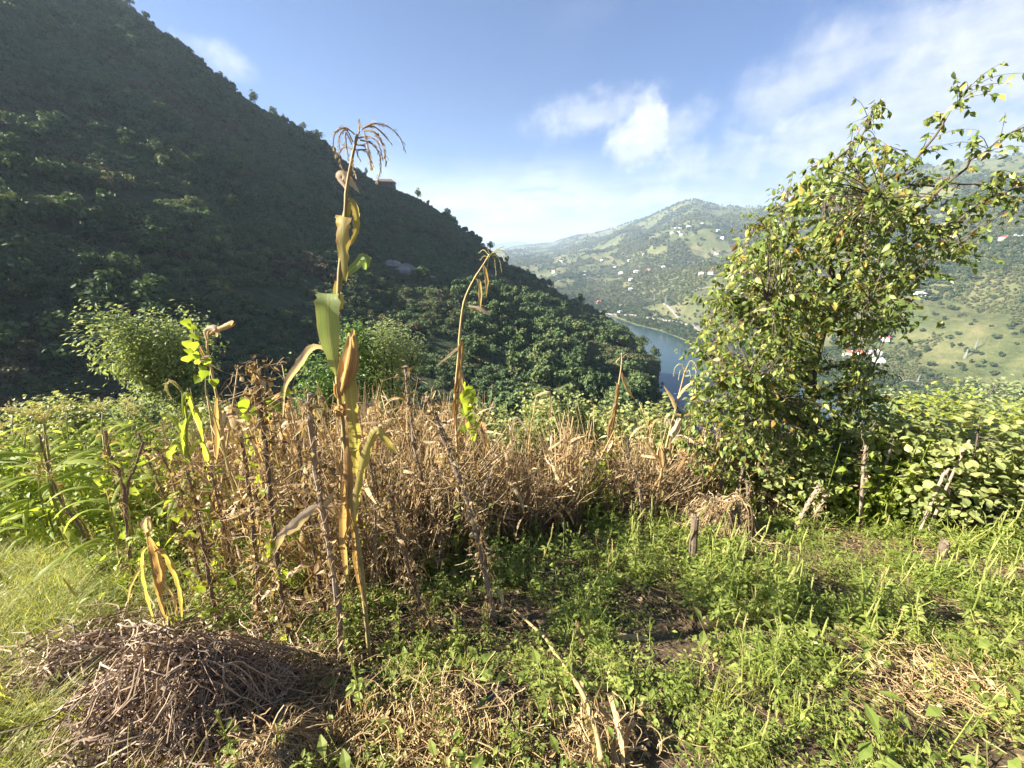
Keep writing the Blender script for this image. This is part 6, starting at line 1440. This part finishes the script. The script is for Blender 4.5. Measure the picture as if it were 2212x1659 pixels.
# bright bean plants twining on their sticks
def bean_plant(label, Y, stem, leaves, size=0.07, red=False):
    p = at(stem[-1][0], stem[-1][1], Y); b = arr(p[0], Y, field_z(p[0], Y)); t = thing('bean_plant', label, 'bean plant', b)
    P = pxpath(list(stem)+[down(b)], Y, 24); mb = MB(); th = np.linspace(0, 16, 24); mb.tube(P+np.stack([0.008*np.cos(th), 0.008*np.sin(th), 0*th], 1), 0.003, 5); child(mb, 'stem', STALK_GREEN, t)
    for q in leaves:
        c = at(q[0], q[1], Y-0.03+r4.normal()*0.03); s_ = size*(q[2] if len(q) > 2 else 1.0); v = CAM-c; v /= np.linalg.norm(v)
        d = arr(r4.normal()*0.5, r4.normal()*0.3, -0.9); mb = MB(); mb.leaf(c-d*s_*0.3, d, v*0.8+r4.normal(size=3)*0.5, s_, s_*0.85, 0.25, r4.uniform(0.2, 0.85), 0.25, shape='heart', n=5); child(mb, 'leaf', BEAN, t, True)
    return t
bean_plant('bright bean vine climbing a pole right of the leaning dry corn', 2.8, [(1010, 830), (1012, 870), (1016, 920), (1020, 960)], [(1003, 835), (1012, 838), (1020, 848), (1000, 856), (1006, 868), (1022, 862), (1002, 890), (1010, 892), (1018, 905), (1030, 900), (1005, 880), (1020, 930, 0.9), (1024, 945), (1012, 915), (1000, 925, 1.1), (1028, 915), (1008, 850), (1016, 880)], 0.075)
bean_plant('bean vine with bright leaves climbing the left dry corn stalk', 2.12, [(415, 700), (425, 740), (437, 790), (448, 850), (460, 900)], [(402, 697), (412, 706), (417, 718), (421, 727), (404, 742), (408, 760), (420, 768), (405, 774, 1.2), (428, 780), (436, 795), (440, 806), (452, 812), (430, 815), (446, 780), (418, 745), (462, 825), (425, 820)], 0.055)
bean_plant('bean vine with large bright leaves between the viny poles at left centre', 1.85, [(560, 860), (556, 920), (552, 980), (548, 1040)], [(527, 869, 1.1), (545, 858), (580, 895), (532, 900), (525, 920), (560, 935), (530, 945), (540, 975), (520, 985), (545, 1005), (556, 1035), (520, 1030), (575, 950), (548, 890)], 0.055)

# ------------------------------------------------------------------ the fruit tree at right
YT = 4.3
base = at(1742, 1000, YT); base[2] = field_z(base[0], YT)
t = thing('fruit_tree', 'leafy fruit tree leaning right with yellowing leaves, at the right', 'tree', base)
r5 = np.random.default_rng(77)
P = pxpath([down(base), (1738, 960), (1742, 920), (1749, 870), (1756, 800), (1776, 720), (1800, 640), (1832, 560)], YT, 26); P[0, 2] -= 0.1
mb = MB(); mb.tube(P, np.linspace(0.075, 0.026, 26)*(1+0.05*r5.normal(size=26)), 9); child(mb, 'trunk', BARK, t, True)
BR = [([(1832, 560), (1870, 480), (1930, 400), (2000, 320), (2060, 230), (2098, 182)], -0.5), ([(1800, 640), (1782, 540), (1778, 440), (1792, 360), (1865, 290), (1890, 222)], 0.3), ([(1776, 720), (1720, 620), (1680, 540), (1645, 478)], -0.3),
      ([(1832, 560), (1900, 510), (1990, 450), (2080, 360), (2150, 310), (2230, 262)], -0.9), ([(1832, 560), (1930, 540), (2040, 490), (2130, 430), (2230, 395)], -0.6), ([(1756, 800), (1680, 720), (1600, 660), (1550, 640)], -0.6), ([(1756, 800), (1680, 790), (1590, 770), (1525, 770)], -0.2),
      ([(1749, 870), (1680, 870), (1580, 880), (1500, 880)], -0.7), ([(1742, 940), (1650, 950), (1560, 965), (1485, 962)], -0.9), ([(1776, 720), (1840, 710), (1900, 690), (1958, 690)], -0.7), ([(1756, 800), (1830, 790), (1885, 800)], 0.2), ([(1742, 930), (1800, 905), (1850, 880), (1890, 850)], -0.5),
      ([(1800, 640), (1740, 560), (1702, 480), (1700, 405)], 0.5), ([(1832, 560), (1840, 480), (1850, 400), (1832, 330)], 0.2), ([(1756, 800), (1640, 830), (1560, 825)], -1.0), ([(1738, 950), (1700, 1000), (1640, 1030), (1560, 1010)], -1.0), ([(1870, 480), (1960, 470), (2050, 520), (2110, 530)], -0.8),
      ([(1930, 400), (2020, 400), (2120, 400), (2200, 440)], -0.3), ([(1776, 720), (1700, 690), (1620, 600), (1590, 560)], 0.4), ([(1800, 640), (1850, 620), (1930, 600), (2000, 590)], -1.0), ([(1756, 800), (1700, 860), (1640, 900), (1600, 930)], -1.3), ([(1776, 720), (1760, 660), (1720, 640), (1660, 650)], -1.1),
      ([(1800, 640), (1800, 560), (1830, 480), (1900, 430)], -0.9), ([(1742, 940), (1720, 900), (1660, 860), (1620, 800)], -1.2), ([(1749, 870), (1790, 850), (1820, 840), (1860, 870)], -0.9), ([(1776, 720), (1790, 680), (1830, 660), (1880, 650)], -1.1)]
leaves = []; allbr = [P[8:]]
twigs = MB()
for bi, (pts, off) in enumerate(BR):
    m = len(pts); Q = pxpath([(q[0], q[1], off*(i/(m-1))**1.2) for i, q in enumerate(pts)], YT, 18)
    L = np.linalg.norm(np.diff(Q, axis=0), axis=1).sum()
    Q[1:-1] += r5.normal(size=(16, 3))*0.012; allbr.append(Q)
    mb = MB(); mb.tube(Q, np.linspace(0.022 if bi < 5 else 0.014, 0.004, 18), 6); child(mb, 'branch', BARK, t, True)
    nt_ = int(L*50*(0.5 if bi in (0, 3) else 0.75 if bi in (4, 17, 1) else 1.0))
    for k in range(nt_):
        f = r5.uniform(0.16, 1.0); i = int(f*17); p = Q[i]; axis = Q[min(i+1, 17)]-Q[max(i-1, 0)]; axis /= np.linalg.norm(axis)+1e-9
        v = r5.normal(size=3)*arr(1, 1, 0.7)+axis*0.7+arr(0, 0, 0.1); v /= np.linalg.norm(v); Lt = r5.uniform(0.10, 0.36)
        T = spline([p, p+v*Lt*0.5+arr(0, 0, 0.01), p+v*Lt+arr(0, 0, -0.05*Lt/0.3)], 6); twigs.tube(T, np.linspace(0.003, 0.0012, 6), 4)
        for j in range(r5.integers(5, 9)):
            q = T[r5.integers(1, 6)]; w = r5.normal(size=3)*0.7+v*0.5; w[2] = -abs(w[2])*0.6-0.55; leaves.append((q, w, r5.uniform(0.042, 0.074)))
# sprays that fill the crown, each on a twig from the nearest branch
CR = np.array([(1490, 1000), (1480, 930), (1500, 850), (1510, 760), (1540, 660), (1590, 560), (1640, 480), (1700, 410), (1780, 350), (1860, 300), (1900, 300), (1960, 360), (2000, 400), (2100, 420), (2200, 420), (2200, 480), (2110, 520), (2000, 590),
               (1950, 640), (1940, 700), (1900, 720), (1860, 780), (1890, 840), (1850, 900), (1800, 960), (1760, 1010), (1680, 1040), (1560, 1030)], float)
def inside(px, py):
    k = False; j = len(CR)-1
    for i in range(len(CR)):
        if (CR[i, 1] > py) != (CR[j, 1] > py) and px < (CR[j, 0]-CR[i, 0])*(py-CR[i, 1])/(CR[j, 1]-CR[i, 1])+CR[i, 0]: k = not k
        j = i
    return k
BP = np.concatenate(allbr); n_sp = 0
while n_sp < 1150:
    px, py = r5.uniform(1480, 2200), r5.uniform(300, 1040)
    if not inside(px, py): continue
    if r5.uniform() > np.interp(py, [300, 450, 600, 1040], [0.25, 0.5, 0.9, 1.0]) or (px > 1960 and r5.uniform() > 0.5): continue
    if fbm(np.array(px/95.0), np.array(py/95.0), 2, 171) < 0.36: continue
    n_sp += 1; c = at(px, py, YT+r5.uniform(-1.15, 0.45)); near = BP[np.argmin(((BP-c)**2).sum(1))]; v_ = c-near; v_ /= np.linalg.norm(v_)+1e-9
    T = spline([near, near*0.5+c*0.5+arr(0, 0, 0.03), c, c+v_*0.10+arr(0, 0, -0.03)], 8); twigs.tube(T, np.linspace(0.004, 0.0012, 8), 4)
    for j in range(r5.integers(6, 11)):
        q = T[r5.integers(4, 8)]+r5.normal(size=3)*0.02; w = r5.normal(size=3)*0.7+v_*0.4; w[2] = -abs(w[2])*0.6-0.45; leaves.append((q, w, r5.uniform(0.042, 0.076)))
child(twigs, 'twig', BARK, t)
u, v, f = project(np.array([q[0] for q in leaves]))
order = np.argsort(f)
lm = []
for k in range(6):
    mb = MB(); mb.leaf((0, 0, 0), (0, 0, -1), (0, -1, 0.2), 1.0, r5.uniform(0.46, 0.58), r5.uniform(0.1, 0.35), (0.10, 0.3, 0.5, 0.65, 0.85, 0.97)[k], 0.28, n=6); lm.append(mb.mesh('leaf', TREE_LEAF, True))
shown = [i for i in order if 0 < u[i] < 2212 and 0 < v[i] < 1659][:300]
big = set(shown)
off = np.array(t.location)
for i in shown:
    p, w, L = leaves[i]; o = bpy.data.objects.new('leaf', lm[int(r5.choice(6, p=[0.22, 0.26, 0.26, 0.17, 0.07, 0.02]))]); COL.objects.link(o); o.parent = t
    o.location = tuple(p-off); q = Vector(-w).to_track_quat('Z', 'Y'); o.rotation_euler = (q @ Matrix.Rotation(r5.uniform(0, 6.28), 4, 'Z').to_quaternion()).to_euler(); o.scale = (L, L, L)
rest = [i for i in range(len(leaves)) if i not in big]; m = len(rest); LL = np.array([leaves[i][2] for i in rest])
mb = MB(); mb.leaves([leaves[i][0] for i in rest], [leaves[i][1] for i in rest], r5.normal(size=(m, 3)), LL, LL*r5.uniform(0.45, 0.58, m), r5.uniform(0.05, 0.4, m), r5.uniform(0, 1, m)**1.35, 0.28, n=4)
o = child(mb, 'foliage', TREE_LEAF, t, True); o['kind'] = 'stuff'
for q in ((1647, 975), (1653, 982), (1600, 1002), (1764, 985), (1596, 920), (1630, 945), (1560, 950), (1612, 1010)):
    mb = MB(); c = at(q[0], q[1], YT-1.0); vs = []
    for a_ in range(7):
        for b_ in range(9): th, ph = math.pi*a_/6, 2*math.pi*b_/9; vs.append(tuple(c+0.018*arr(math.sin(th)*math.cos(ph), math.sin(th)*math.sin(ph), 1.1*math.cos(th))))
    mb.add(vs, [[a_*9+b_, (a_+1)*9+b_, (a_+1)*9+(b_+1) % 9, a_*9+(b_+1) % 9] for a_ in range(6) for b_ in range(9)]); child(mb, 'fruit', FRUIT, t, True)
print('tree leaves', len(leaves))
# ------------------------------------------------------------------ haze
hz = newmat('valley_haze')
pv = nd('ShaderNodeVolumePrincipled')
pv.inputs['Color'].default_value = (0.62, 0.80, 1.0, 1)
pv.inputs['Density'].default_value = 0.00022
pv.inputs['Anisotropy'].default_value = 0.15
ou = nd('ShaderNodeOutputMaterial'); S.nt.links.new(pv.outputs[0], ou.inputs['Volume'])
mb = MB(); mb.box((-14500, -14500, -302), (14500, 14500, float(ZG.max())+25))
tag(mb.build('haze', hz), 'thin blue haze in the valley air', kind='stuff')
